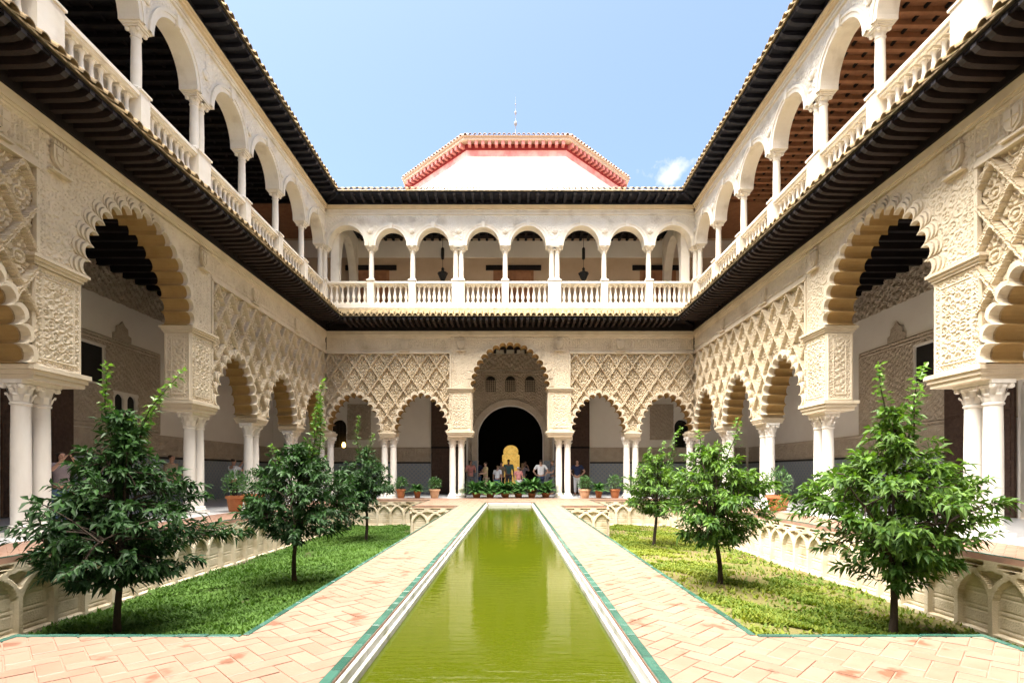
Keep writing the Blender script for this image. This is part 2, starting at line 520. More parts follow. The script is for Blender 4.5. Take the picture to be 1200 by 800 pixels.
def pat_rosette(U, Z, p=0.19):
    row = np.round(Z / (p * 0.866)); off = (row % 2) * 0.5
    cx = (np.round(U / p - off) + off) * p; cz = row * p * 0.866
    x = U - cx; z = Z - cz; r = np.hypot(x, z); th = np.arctan2(z, x)
    ring = 1 - sm(np.abs(r - p * 0.38), p * 0.07, p * 0.13)
    st = sm(np.cos(6 * th) * (1 - r / (p * 0.3)), 0.0, 0.25) * (r < p * 0.3)
    return np.maximum.reduce([ring, st * 0.8, 0.45 * arab(U, Z, 70)])


def pat_script(U, Z, z0=0.0, z1=1.0):
    t = (Z - z0) / (z1 - z0)
    k = np.floor(U / 0.075)
    rnd = np.modf(np.abs(np.sin(k * 12.9898) * 43758.5453))[0]
    f = U / 0.075 - k
    top = 0.35 + 0.5 * rnd
    stroke = (np.abs(f - 0.5) < 0.22) * (t < top) * (t > 0.16)
    base = (t > 0.14) * (t < 0.26) * (rnd > 0.25)
    k2 = np.floor(U / 0.19); r2 = np.modf(np.abs(np.sin(k2 * 78.233) * 43758.5453))[0]
    x = (U / 0.19 - k2 - 0.5) * 0.19; zc = (0.45 + 0.3 * r2 - t) * (z1 - z0)
    loop = 1 - sm(np.abs(np.hypot(x, zc) - 0.055), 0.010, 0.022)
    border = (t < 0.07) | (t > 0.93)
    return np.maximum.reduce([stroke * 0.95, base * 0.9, loop * 0.8, border * 1.0, 0.5 * arab(U, Z, 85)])


def pat_panel(U, Z, u0, u1, z0, z1, inner):
    e = np.minimum.reduce([U - u0, u1 - U, Z - z0, z1 - Z])
    band = sm(e, 0.0, 0.02) * (1 - sm(e, 0.035, 0.05)) + (sm(e, 0.13, 0.14) * (1 - sm(e, 0.16, 0.175)))
    mid = ((e > 0.05) & (e < 0.13)) * arab(U, Z, 90) * 0.7
    return np.maximum.reduce([band, mid, inner * (e > 0.175)])


# ------------------------------------------------------------------ arches
def lobed(c, base, n, dep, k=7):
    """base: list of (u,z) fine points along the cusp curve (local centre 0). Returns inner lobed outline, n scallops."""
    P = np.array(base); s = np.concatenate([[0], np.cumsum(np.hypot(*np.diff(P, axis=0).T))])
    t = np.linspace(0, s[-1], n + 1)
    C = np.stack([np.interp(t, s, P[:, 0]), np.interp(t, s, P[:, 1])], -1)
    out = []
    for i in range(n):
        a, b = C[i], C[i + 1]
        d = b - a; L = np.hypot(*d); nrm = np.array([-d[1], d[0]]) / L      # left-of-travel = outward for left->apex->right
        for j in range(k):
            ph = math.pi * j / k
            q = (a + b) / 2 - d / 2 * math.cos(ph) + nrm * dep * math.sin(ph) ** 0.75
            out.append((c + q[0], q[1]))
    out.append((c + C[-1][0], C[-1][1]))
    return out


def curve_pointed(a, h, z0, off=0.0, n=60):
    a2, h2 = a + off, h + off * 1.1
    Rr = (a2 * a2 + h2 * h2) / (2 * a2); cc = Rr - a2
    th = math.asin(min(1, h2 / Rr))
    L = [(-(Rr * math.cos(t) - cc), z0 + Rr * math.sin(t)) for t in np.linspace(0, th, n)]
    return L + [(-x, z) for x, z in reversed(L[:-1])]


def curve_round(a, h, z0, off=0.0, n=90):
    return [(-(a + off) * math.cos(t), z0 + (h + off) * math.sin(t)) for t in np.linspace(0, math.pi, n)]


def half_pointed(z, a, h, z0, off):
    a2, h2 = a + off, h + off * 1.1
    Rr = (a2 * a2 + h2 * h2) / (2 * a2)
    return np.sqrt(np.maximum(Rr * Rr - np.maximum(z - z0, 0) ** 2, 0)) - (Rr - a2)


def band_mesh(inner, outer, w0, w1):
    """ring strip between two equally sampled outlines, front at w0, back at w1"""
    mb = MB(); n = len(inner)
    vs = [(u, w0, z) for u, z in inner] + [(u, w0, z) for u, z in outer] + [(u, w1, z) for u, z in inner] + [(u, w1, z) for u, z in outer]
    fs = []
    for i in range(n - 1):
        fs += [(i, i + 1, n + i + 1, n + i), (2 * n + i, 3 * n + i, 3 * n + i + 1, 2 * n + i + 1),
               (i, 2 * n + i, 2 * n + i + 1, i + 1), (n + i, n + i + 1, 3 * n + i + 1, 3 * n + i)]
    mb.add(vs, fs)
    return mb


THK = 0.65                       # lower wall thickness
A_S, H_S, Z_S, N_S, D_S = 0.95, 1.46, 2.74, 13, 0.165
A_B, H_B, Z_B, N_B, D_B = 1.45, 1.70, 4.50, 17, 0.175
Z_PANEL, Z_FR0, Z_FR1 = 5.88, 5.98, 6.58


# ------------------------------------------------------------------ shared small meshes
def make_column_meshes():
    d = {}
    b = MB(); b.box(-0.19, 0.19, -0.19, 0.19, 0, 0.07)
    b.lathe([(0.185, 0.07), (0.195, 0.10), (0.175, 0.125), (0.155, 0.135), (0.165, 0.155), (0.155, 0.18), (0.14, 0.19)], 20)
    d['base'] = b.mesh('base', 'auto')
    s = MB(); s.lathe([(0.130, 0.19), (0.133, 0.8), (0.130, 1.5), (0.122, 2.10), (0.142, 2.115), (0.144, 2.14), (0.126, 2.155)], 22)
    d['shaft'] = s.mesh('column', 'auto')
    c = MB(); c.lathe([(0.130, 2.155), (0.135, 2.26), (0.155, 2.36), (0.185, 2.42), (0.165, 2.44)], 16)
    for i in range(8):
        a = math.pi / 4 * i + math.pi / 8
        for z0, r0, l in ((2.17, 0.135, 0.12), (2.28, 0.145, 0.13)):
            a2 = a + (math.pi / 8 if z0 > 2.2 else 0)
            ca, sa = math.cos(a2), math.sin(a2)
            pts = [(r0, z0), (r0 + 0.025, z0 + l * 0.6), (r0 + 0.06, z0 + l), (r0 + 0.055, z0 + l * 0.75)]
            vs = []
            for r, z in pts:
                for sgn in (-1, 1):
                    wd = 0.036 * sgn
                    vs.append((r * ca - wd * sa, r * sa + wd * ca, z))
            c.add(vs, [(0, 1, 3, 2), (2, 3, 5, 4), (4, 5, 7, 6)])
    for sx in (-1, 1):
        for sy in (-1, 1):
            c.lathe([(0.02, 2.36), (0.048, 2.38), (0.05, 2.42), (0.02, 2.45)], 8, (sx * 0.145, sy * 0.145))
    c.box(-0.19, 0.19, -0.19, 0.19, 2.44, 2.50)
    d['capital'] = c.mesh('capital', False)
    # upper gallery column (z measured from the handrail pedestal top)
    b = MB(); b.box(-0.14, 0.14, -0.14, 0.14, 0, 0.05); b.lathe([(0.135, 0.05), (0.14, 0.075), (0.12, 0.10), (0.10, 0.12)], 16)
    d['ubase'] = b.mesh('base', 'auto')
    s = MB(); s.lathe([(0.10, 0.12), (0.103, 0.5), (0.092, 1.12), (0.108, 1.13), (0.108, 1.15), (0.093, 1.16)], 18)
    d['ushaft'] = s.mesh('gallery_column', 'auto')
    c = MB(); c.lathe([(0.092, 1.16), (0.10, 1.22), (0.135, 1.28), (0.12, 1.30)], 14)
    for sx in (-1, 1):
        for sy in (-1, 1):
            c.lathe([(0.02, 1.22), (0.042, 1.24), (0.045, 1.275), (0.02, 1.30)], 8, (sx * 0.11, sy * 0.11))
    c.box(-0.16, 0.16, -0.16, 0.16, 1.295, 1.33)
    c.box(-0.185, 0.185, -0.19, 0.19, 1.333, 1.37)
    d['ucapital'] = c.mesh('capital', False)
    b = MB()
    b.box(-0.062, 0.062, -0.062, 0.062, 0, 0.05)
    b.lathe([(0.045, 0.05), (0.05, 0.07), (0.034, 0.10), (0.030, 0.13), (0.055, 0.22), (0.060, 0.27), (0.045, 0.36), (0.032, 0.48),
             (0.028, 0.60), (0.036, 0.66), (0.048, 0.685), (0.048, 0.70)], 12)
    b.box(-0.062, 0.062, -0.062, 0.062, 0.70, 0.745)
    b.v = [(x * 1.25, y * 1.25, z) for x, y, z in b.v]
    d['baluster'] = b.mesh('baluster', 'auto')
    return d


CM = make_column_meshes()
for k in ('base', 'shaft', 'capital'):
    CM[k].materials.append(M['marble'])
for k in ('ubase', 'ushaft', 'ucapital', 'baluster'):
    CM[k].materials.append(M['white'])


def column(parent, u, w):
    s = link('column', CM['shaft'], None, parent, (u, w, 0), rng.choice((0, 1, 2, 3)) * math.pi / 2)
    link('base', CM['base'], None, s); link('capital', CM['capital'], None, s)


def gallery_column(parent, u, w, z):
    s = link('gallery_column', CM['ushaft'], None, parent, (u, w, z))
    link('base', CM['ubase'], None, s); link('capital', CM['ucapital'], None, s)


def rafter_mesh(L, z0, wd=0.085, hg=0.15):
    """beam from wall (y=0.02) out to y=-L with an upturned tail"""
    prof = [(0.02, z0), (-0.55 * L, z0 + 0.01), (-0.80 * L, z0 + 0.02), (-0.92 * L, z0 + 0.05), (-0.97 * L, z0 + 0.09), (-L, z0 + 0.10), (-L, z0 + hg), (0.02, z0 + hg)]
    mb = MB()
    mb.prism(prof, lambda y, z: (-wd / 2, y, z), lambda y, z: (wd / 2, y, z))
    me = mb.mesh('rafter', False)
    me.materials.append(M['timber_raft']); me.materials.append(M['timber_tip'])
    for p in me.polygons:
        if p.center.y < -0.93 * L and abs(p.normal.x) < 0.5 and p.normal.y < -0.2:
            p.material_index = 1
    return me


def tile_mesh(r, L, rise):
    mb = MB(); n = 8
    vs = []
    for y, z, rr in ((0, 0, r), (L, rise, r * 0.85)):
        for q in (rr, rr * 0.82):
            for i in range(n + 1):
                a = math.pi * i / n
                vs.append((q * math.cos(a), y, z + q * math.sin(a)))
    m_ = n + 1
    fs = []
    for i in range(n):
        fs += [(i, i + 1, 2 * m_ + i + 1, 2 * m_ + i), (m_ + i + 1, m_ + i, 3 * m_ + i, 3 * m_ + i + 1), (i, m_ + i, m_ + i + 1, i + 1),
               (2 * m_ + i, 2 * m_ + i + 1, 3 * m_ + i + 1, 3 * m_ + i)]
    mb.add(vs, fs)
    me = mb.mesh('roof_tile', False)
    me.materials.append(M['roof_tile'])
    return me


def eave(parent, ends, e, zs, ze, zt, tmat, rsp, tsp, wd, hg, pl=0.135):
    """ends: ((u0, mitre0), (u1, mitre1)); e overhang, zs underside of the soffit, ze tile edge, zt roof height at the wall"""
    (u0, m0), (u1, m1) = ends
    a0 = u0 + (e if m0 else 0); a1 = u1 - (e if m1 else 0)
    mb = MB()
    for za, zb, zc, zd in ((zs + hg + 0.005, zs + hg + 0.005, zs + hg + 0.03, zs + hg + 0.03),):
        mb.add([(a0, -e + 0.03, za), (a1, -e + 0.03, za), (u1, 0.03, zb), (u0, 0.03, zb), (a0, -e + 0.03, zc), (a1, -e + 0.03, zc), (u1, 0.03, zd), (u0, 0.03, zd)],
               [(0, 3, 2, 1), (4, 5, 6, 7), (0, 1, 5, 4), (1, 2, 6, 5), (2, 3, 7, 6), (3, 0, 4, 7)])
    ev = mb.build('eave', tmat, parent)
    k0, k1 = u0 + (0.07 if m0 else 0), u1 - (0.07 if m1 else 0)
    mb = MB(); mb.box(k0, k1, -0.06, 0.03, zs - pl, zs - pl * 0.5); mb.box(k0, k1, -0.035, 0.03, zs - pl * 0.5 + 0.002, zs + hg)
    mb.build('wall_plate', tmat, ev)
    mb = MB(); mb.box(a0 + 0.01, a1 - 0.01, -e + 0.05, -e + 0.08, zs + hg - 0.03, ze - 0.005)
    mb.build('fascia', tmat, ev)
    mb = MB()
    mb.add([(a0, -e - 0.02, ze), (a1, -e - 0.02, ze), (u1, 0.02, zt), (u0, 0.02, zt), (a0, -e - 0.02, ze + 0.03), (a1, -e - 0.02, ze + 0.03), (u1, 0.02, zt + 0.03), (u0, 0.02, zt + 0.03)],
           [(0, 3, 2, 1), (4, 5, 6, 7), (0, 1, 5, 4), (1, 2, 6, 5), (2, 3, 7, 6), (3, 0, 4, 7)])
    mb.build('roof_slab', M['roof_tile'], ev)
    rm = rafter_mesh(e - 0.03, zs, wd, hg)
    if tmat is not M['timber']:
        rm.materials[0] = tmat
    n = int((a1 - a0) / rsp)
    for i in range(n + 1):
        u = a0 + (i + 0.5) * (a1 - a0) / (n + 1)
        link('rafter', rm, None, ev, (u, 0, rng.uniform(-0.006, 0.006)))
    slope = (zt - ze) / e
    tm = tile_mesh(0.088, 0.42, 0.42 * slope)
    n = int((a1 - a0) / tsp)
    for i in range(n + 1):
        u = a0 + (i + 0.5) * (a1 - a0) / (n + 1)
        link('roof_tile', tm, None, ev, (u + rng.uniform(-.008, .008), -e - 0.07 + rng.uniform(-.018, .018), ze + 0.03 + rng.uniform(-.004, .008)))
    for (m, ua, ub, sg) in ((m0, a0, u0, -1), (m1, a1, u1, 1)):
        if m:
            mb = MB(); mb.tube([(ub - sg * 0.02, -0.02, zs + 0.07), (ua, -e + 0.02, zs + 0.11)], 0.075, 4)
            mb.build('hip_rafter', tmat, ev)
    return ev


def shield(parent, u, z, w, crown=True):
    mb = MB()
    s = [(-0.15, 0.17), (0.15, 0.17), (0.15, -0.03), (0.11, -0.12), (0, -0.20), (-0.11, -0.12), (-0.15, -0.03)]
    mb.prism([(x + u, y + z) for x, y in s], lambda a, b: (a, w, b), lambda a, b: (a, w - 0.06, b))
    mb.prism([(x * 0.72 + u, y * 0.72 + z) for x, y in s], lambda a, b: (a, w - 0.061, b), lambda a, b: (a, w - 0.08, b))
    mb.box(u - 0.008, u + 0.008, w - 0.10, w - 0.081, z - 0.12, z + 0.12); mb.box(u - 0.10, u + 0.10, w - 0.098, w - 0.082, z + 0.01, z + 0.03)
    if crown:
        for i in range(5):
            x = u - 0.12 + 0.06 * i
            mb.prism([(x - 0.03, z + 0.19), (x + 0.03, z + 0.19), (x, z + 0.27)], lambda a, b: (a, w, b), lambda a, b: (a, w - 0.06, b))
    mb.box(u - 0.20, u + 0.20, w - 0.09, w, z - 0.27, z - 0.235)
    mb.build('shield_relief', M['stucco_pale'], parent)


def impost(parent, u0, u1, z0, z1, m, out=0.07, name='impost', w0=0.0, w1=THK):
    mb = MB(); h = (z1 - z0)
    for i, (f, o) in enumerate(((0.0, 0.25), (0.35, 0.6), (0.7, 1.0))):
        a, b = z0 + f * h, z0 + (f + 0.34) * h
        k = out * o
        mb.box(u0 - k, u1 + k, w0 - k, w1 + k, a + (0.001 if i else 0), b)
    mb.build(name, m, parent)


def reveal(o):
    o.data.materials.append(M['ochre'])  # faces inside the arch take the painted golden shade tone
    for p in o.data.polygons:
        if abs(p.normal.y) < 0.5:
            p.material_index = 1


# ------------------------------------------------------------------ a two storey arcade wing
def wing(origin, rz, sgn, label, uceil, lo, hi, colsu, pairs_single, small, res, up_cols, up_pairs, near_cut, far):
    """u runs along the wall, y (w) goes into the gallery, all in the wing's own frame"""
    W = T(empty('arcade_wing', origin, rz), label, 'building', 'arcades around the courtyard')
    S = lambda u: u * sgn
    stc = M['stucco']
    # --- lower columns and imposts
    for c, kind in colsu:
        c = S(c)
        for du in (-0.18, 0.18):
            column(W, c + du, 0.325)
        if kind == 'pier':
            pass
        else:
            impost(W, c - 0.30, c + 0.30, 2.50, 2.66, M['stucco_pale'], 0.06, 'impost', 0.03, THK - 0.03)
            mb = MB(); mb.box(c - 0.29, c + 0.29, 0.005, THK - 0.005, 2.661, 2.742); mb.build('springer', stc, W)
    # --- piers of the great arch
    for sd in (-1, 1):
        p0, p1 = sorted((sd * 1.58, sd * 2.50))
        impost(W, p0 - 0.02, p1 + 0.02, 2.50, 2.72, M['stucco_pale'], 0.09, 'impost', 0.0, THK)
        mb = MB(); mb.box(p0, p1, 0.035, THK, 2.721, 4.34); mb.build('pier', stc, W)
        relief('carved_panel', W, M['stucco_pale'], p0, p1, 2.721, 4.34, res,
               lambda U, Z, p0=p0, p1=p1: pat_panel(U, Z, p0, p1, 2.72, 4.34, pat_rosette(U, Z)), 0.035, 0.034)
        # carved reveal of the pier, facing the opening
        x = sd * 1.58
        o = relief('carved_reveal', W, M['stucco_pale'], 0.03, THK - 0.03, 2.74, 4.33, res,
                   lambda U, Z: pat_panel(U, Z, 0.03, THK - 0.03, 2.74, 4.33, arab(U, Z, 42)), 0.03, 0.0)
        o.rotation_euler = (0, 0, R(-90) * sd); o.location = (x, THK if sd > 0 else 0, 0)
        o.location = (x - sd * 0.002, THK if sd > 0 else 0.0, 0)
        impost(W, p0 - 0.0, p1 + 0.0, 4.342, 4.485, M['stucco_pale'], 0.085, 'impost', 0.0, THK)
    # --- great arch wall
    inner = lobed(0, curve_round(A_B, H_B, Z_B), N_B, D_B)
    poly = [(-2.42, 4.487)] + inner + [(2.42, 4.487), (2.42, 6.70), (-2.42, 6.70)]
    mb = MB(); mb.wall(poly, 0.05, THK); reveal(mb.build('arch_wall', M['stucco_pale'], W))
    for kk, (oa, ob, w0) in enumerate(((0.0, 0.06, -0.05), (0.075, 0.125, -0.022), (0.14, 0.185, 0.005))):
        a = lobed(0, curve_round(A_B, H_B, Z_B, oa), N_B, D_B + oa * 0.15); b = lobed(0, curve_round(A_B, H_B, Z_B, ob), N_B, D_B + ob * 0.15)
        band_mesh(a, b, w0, 0.06).build('archivolt', M['stucco_pale'], W)
    keepb = lambda U, Z: ~(np.hypot(U / (A_B + 0.25), (Z - Z_B) / (H_B + 0.25)) < 1)
    relief('carved_spandrel', W, M['stucco_pale'], -2.42, 2.42, 4.49, 6.56, res,
           lambda U, Z: np.maximum(0.75 * arab(U, Z, 60), pat_panel(U, Z, -2.42, 2.42, 4.4, 6.66, 0.9 * pat_rosette(U, Z, 0.26))), 0.03, 0.048, keepb)
    # --- small arches
    done = []
    for c in small:
        c = S(c)
        inner = lobed(c, curve_pointed(A_S, H_S, Z_S), N_S, D_S)
        hw = 1.437 if far is None else 1.395
        l_, r_ = c - hw, c + hw
        poly = [(l_, Z_S)] + inner + [(r_, Z_S), (r_, Z_PANEL), (l_, Z_PANEL)]
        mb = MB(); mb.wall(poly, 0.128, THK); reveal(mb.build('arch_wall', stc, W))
        for oa, ob, w0 in ((0.0, 0.05, -0.035), (0.06, 0.10, -0.005)):
            a = lobed(c, curve_pointed(A_S, H_S, Z_S, oa), N_S, D_S + oa * 0.15); b = lobed(c, curve_pointed(A_S, H_S, Z_S, ob), N_S, D_S + ob * 0.15)
            band_mesh(a, b, w0, 0.16).build('archivolt', M['stucco_pale'], W)
    cen = [S(c) for c in small]

    def keeps(U, Z):
        k = np.ones_like(U, dtype=bool)
        for c in cen:
            k &= ~(np.abs(U - c) < half_pointed(Z, A_S, H_S, Z_S, 0.15))
        return k
    for sd in (-1, 1):
        a, b = (lo, -2.44) if sd < 0 else (2.44, hi)
        if sgn < 0:
            a, b = (-hi, -2.44) if sd < 0 else (2.44, -lo)
        if near_cut is not None and sd * sgn < 0:
            if sgn > 0: a = max(a, near_cut)
            else: b = min(b, -near_cut)
        relief('lattice_panel', W, stc, a, b, Z_S, Z_PANEL, res, pat_sebka, 0.145, 0.125, keeps)
        mb = MB()
        mb.box(sd * 2.44 - 0.03, sd * 2.44 + 0.03, -0.012, 0.06, 4.49, Z_PANEL); mb.build('pilaster_strip', M['stucco_pale'], W)
        # frieze
        mb = MB(); q0, q1 = sorted((sd * 2.42, b if sd > 0 else a)); mb.box(q0, q1, 0.05, THK, Z_PANEL + 0.001, 6.70); mb.build('frieze_wall', stc, W)
        mb = MB(); mb.box(q0, q1, -0.03, 0.049, Z_PANEL + 0.002, Z_PANEL + 0.05); mb.box(q0, q1, -0.008, 0.049, Z_PANEL + 0.051, Z_FR0); mb.build('string_course', M['stucco_pale'], W)
        relief('carved_frieze', W, M['stucco_pale'], q0, q1, Z_FR0, Z_FR1, res, lambda U, Z: pat_script(U, Z, Z_FR0, Z_FR1), 0.035, 0.045)
    l2, h2 = (lo, hi) if sgn > 0 else (-hi, -lo)
    mb = MB(); mb.box(l2, h2, -0.012, 0.05, 6.582, 6.63); mb.box(l2, h2, -0.04, 0.05, 6.631, 6.70); mb.box(l2, h2, -0.02, THK, 6.701, 6.80); mb.build('cornice', M['stucco_pale'], W)
    for x in ((-2.0, 2.0) if far else (-2.05, 2.05)):
        shield(W, x, 6.26, 0.01)
    for x in ((-4.3, 4.5) if far else (S(4.6), S(-3.1), S(7.6))):
        shield(W, x, 6.24, 0.01, False)
    # --- dark timber eave
    mit = ((l2, True), (h2, True)) if far else (((l2, False), (h2, True)) if sgn > 0 else ((l2, True), (h2, False)))
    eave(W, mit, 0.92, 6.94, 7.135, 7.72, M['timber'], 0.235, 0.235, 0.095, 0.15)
    # --- gallery behind
    e0, e1 = (l2 - 4.0, h2 + 4.0) if far else ((l2, h2) if sgn > 0 else (l2, h2))
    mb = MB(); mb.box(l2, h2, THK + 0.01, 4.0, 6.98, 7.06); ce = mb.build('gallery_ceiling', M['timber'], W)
    if far:
        mb = MB(); mb.box(-11.5, l2 - 0.01, 0.0, 4.0, 6.98, 7.06); mb.build('gallery_ceiling', M['timber'], W)
        mb = MB(); mb.box(h2 + 0.01, 11.5, 0.0, 4.0, 6.98, 7.06); mb.build('gallery_ceiling', M['timber'], W)
    jm = MB(); jm.box(-0.06, 0.06, THK + 0.02, 3.97, 6.80, 6.978); jm = jm.mesh('ceiling_joist'); jm.materials.append(M['timber'])
    n = int((h2 - l2) / 0.5)
    for i in range(n):
        link('ceiling_joist', jm, None, ce, (l2 + (i + 0.5) * (h2 - l2) / n, 0, 0))
    # --- upper storey
    ZF = 7.76
    mb = MB(); mb.box(l2, h2, 0.05, 3.3, 7.50, ZF); mb.build('gallery_floor', M['white'], W)
    cols = sorted(S(c) for c in up_cols)
    prs = [S(c) for c in up_pairs]
    mb = MB(); mb.box(l2, h2, 0.03, 0.52, ZF + 0.001, 7.93); bal = mb.build('balustrade', M['white'], W)
    mb = MB(); mb.box(l2, h2, 0.14, 0.42, 8.752, 8.80); mb.box(l2, h2, 0.10, 0.46, 8.801, 8.875); mb.build('handrail', M['white'], bal)
    mb = MB(); mb.box(l2, h2, 0.16, 0.40, 7.931, 8.0); mb.build('foot_rail', M['white'], bal)
    us = 0.115
    for c in cols:
        isp = any(abs(c - p) < 0.01 for p in prs)
        pw = 0.26 if isp else 0.14
        mb = MB(); mb.box(c - pw, c + pw, 0.08, 0.48, 7.932, 8.90); mb.box(c - pw - 0.025, c + pw + 0.025, 0.05, 0.51, 8.901, 8.945); mb.build('pedestal', M['white'], bal)
        for du in ((-us, us) if isp else (0,)):
            gallery_column(W, c + du, 0.28, 8.947)
    ZC = 8.947 + 1.37
    ZT = 11.72
    for i in range(len(cols) - 1):
        a, b = cols[i], cols[i + 1]
        pa = 0.36 if any(abs(a - p) < 0.01 for p in prs) else 0.22
        pb = 0.36 if any(abs(b - p) < 0.01 for p in prs) else 0.22
        x0, x1 = a + pa, b - pb
        c, hw = (x0 + x1) / 2, (x1 - x0) / 2
        rise = min(hw * 1.12, 0.86)
        arc = [(c - hw * math.cos(t), ZC + rise * math.sin(t)) for t in np.linspace(0, math.pi, 29)]
        mb = MB(); mb.wall([(a, ZC)] + arc + [(b, ZC), (b, ZT), (a, ZT)], 0.08, 0.50); aw = mb.build('gallery_arch', M['white'], W)
        for oa, ob, w0 in ((0.0, 0.10, 0.05), (0.10, 0.16, 0.025)):
            A = [(c - (hw + oa) * math.cos(t), ZC + 0.002 + (rise + oa) * math.sin(t)) for t in np.linspace(0, math.pi, 29)]
            B = [(c - (hw + ob) * math.cos(t), ZC + 0.002 + (rise + ob) * math.sin(t)) for t in np.linspace(0, math.pi, 29)]
            band_mesh(A, B, w0, 0.09).build('archivolt', M['white'], aw)
        mb = MB(); mb.prism([(c - 0.05, ZC + rise - 0.03), (c + 0.05, ZC + rise - 0.03), (c + 0.085, ZC + rise + 0.22), (c - 0.085, ZC + rise + 0.22)],
                            lambda p, q: (p, -0.01, q), lambda p, q: (p, 0.09, q)); mb.build('keystone', M['white'], aw)
        relief('spandrel_relief', aw, M['white'], a + 0.02, b - 0.02, ZC + 0.25, ZT - 0.16, res * 1.2,
               lambda U, Z: arab(U, Z, 40), 0.014, 0.079,
               lambda U, Z: (np.hypot((U - c) / (hw + 0.20), (Z - ZC) / (rise + 0.20)) > 1))
        # balusters of this bay
        nb = max(1, int(round((b - a - 2 * 0.2) / 0.215)))
        q0 = a + (0.28 if pa > 0.3 else 0.16); q1 = b - (0.28 if pb > 0.3 else 0.16)
        nb = max(1, int(round((q1 - q0) / 0.215)))
        for j in range(nb):
            link('baluster', CM['baluster'], None, bal, (q0 + (j + 0.5) * (q1 - q0) / nb, 0.28, 8.003))
    for c in cols:          # medallions above the columns
        mb = MB(); mb.lathe([(0.02, 0.06), (0.06, 0.05), (0.085, 0.03), (0.10, 0.05), (0.12, 0.04), (0.125, 0.0)], 14)
        o = mb.build('medallion', M['white'], W, (c, 0.075, ZC + 0.62), None, 'auto'); o.rotation_euler = (R(90), 0, 0)
    mb = MB(); mb.box(l2, h2, 0.02, 0.079, ZT - 0.14, ZT - 0.08); mb.box(l2, h2, 0.05, 0.50, ZT + 0.001, 11.80); mb.build('string_course', M['white'], W)
    mb = MB(); mb.box(l2, h2, -0.02, 0.50, 11.801, 11.87); mb.box(l2, h2, -0.07, 0.50, 11.871, 11.93); mb.build('cornice', M['cream'], W)
    eave(W, mit, 0.68, 11.99, 12.145, 12.55, M['timber_blue'], 0.37, 0.235, 0.11, 0.12, 0.055)
    # upper roof slope
    mb = MB()
    mb.add([(l2, 0.03, 12.58), (h2, 0.03, 12.58), (h2, 3.5, 13.6), (l2, 3.5, 13.6), (l2, 0.03, 12.2), (h2, 0.03, 12.2), (h2, 3.5, 12.2), (l2, 3.5, 12.2)],
           [(0, 1, 2, 3), (4, 7, 6, 5), (0, 4, 5, 1), (1, 5, 6, 2), (2, 6, 7, 3), (3, 7, 4, 0)])
    mb.build('roof', M['roof_tile'], W)
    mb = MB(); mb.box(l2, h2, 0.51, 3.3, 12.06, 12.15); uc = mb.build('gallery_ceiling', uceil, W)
    jm = MB(); jm.box(-0.055, 0.055, 0.505, 3.29, 11.93, 12.058); jm = jm.mesh('ceiling_joist'); jm.materials.append(uceil)
    n = int((h2 - l2) / 0.36)
    for i in range(n):
        link('ceiling_joist', jm, None, uc, (l2 + (i + 0.5) * (h2 - l2) / n, 0, 0))
    bm_ = MB()
    bm_.box(l2, h2, -0.03, 0.03, 12.0, 12.058); bm_ = bm_.mesh('ceiling_batten'); bm_.materials.append(M['timber'])
    for y in (0.85, 1.35, 1.85, 2.35, 2.85):
        link('ceiling_batten', bm_, None, uc, (0, y, 0))
    return W


near = -10.55
side_cols = [(-2.2, 'pier'), (2.2, 'pier'), (5.07, ''), (7.95, ''), (-5.07, ''), (-7.95, '')]
side_small = [3.64, 6.51, 9.39, -3.64, -6.51, -9.1]
up_side = [-10.45, -8.4, -6.3, -4.2, -2.1, 0.14, 2.25, 4.42, 6.57, 8.70, 10.62]
left = wing((-7.5, 10.8, 0), R(90), 1, 'long two-storey arcade whose upper gallery is dark inside, beside the lush green lawn', M['timber'],
            near, 10.549, side_cols, None, side_small, 0.021, up_side, [2.25, -2.1], -5.2, None)
right = wing((7.5, 10.8, 0), R(-90), -1, 'long two-storey arcade whose upper gallery shows brown timber ceiling, beside the yellowing lawn', M['timber_mid'],
             near, 10.549, side_cols, None, side_small, 0.021, up_side, [2.25, -2.1], -5.2, None)
far = wing((0, 21.35, 0), 0, 1, 'end arcade with the portal behind its tall central arch, below the white tower', M['timber'],
           -7.5, 7.5, [(-2.2, 'pier'), (2.2, 'pier'), (5.01, ''), (-5.01, ''), (7.62, ''), (-7.62, '')], None, [3.62, 6.39, -3.62, -6.39], 0.026,
           [-7.66, -5.73, -4.02, -2.13, -0.20, 1.83, 3.88, 5.72, 7.66], [-2.13, 1.83], None, True)
opposite = wing((0, -0.75, 0), R(180), 1, 'end arcade facing the white tower across the pool', M['timber'],
                -7.5, 7.5, [(-2.2, 'pier'), (2.2, 'pier'), (5.01, ''), (-5.01, ''), (7.62, ''), (-7.62, '')], None, [3.62, 6.39, -3.62, -6.39], 0.08,
                [-7.66, -5.73, -3.9, -2.0, 0.0, 2.0, 3.9, 5.72, 7.66], [-2.0, 2.0], None, True)
mb = MB(); mb.box(-11.5, 11.5, 4.0, 4.3, 0.0, 12.0); mb.build('gallery_wall', M['plaster'], opposite)
for s in (-1, 1):       # floor, ceiling and roof where the galleries meet
    a_, b_ = sorted((s * 7.52, s * 10.8))
    mb = MB(); mb.box(a_, b_, 0.0, 3.3, 7.50, 7.755); mb.build('gallery_floor', M['white'], far)
    mb = MB(); mb.box(a_, b_, 0.0, 3.3, 12.062, 12.15); mb.build('gallery_ceiling', M['timber_mid'], far)
    mb = MB(); mb.box(a_, sorted((s * 7.52, s * 11.2))[1] if s > 0 else b_, 0.0, 3.6, 12.152, 12.6); mb.build('roof', M['roof_tile'], far)
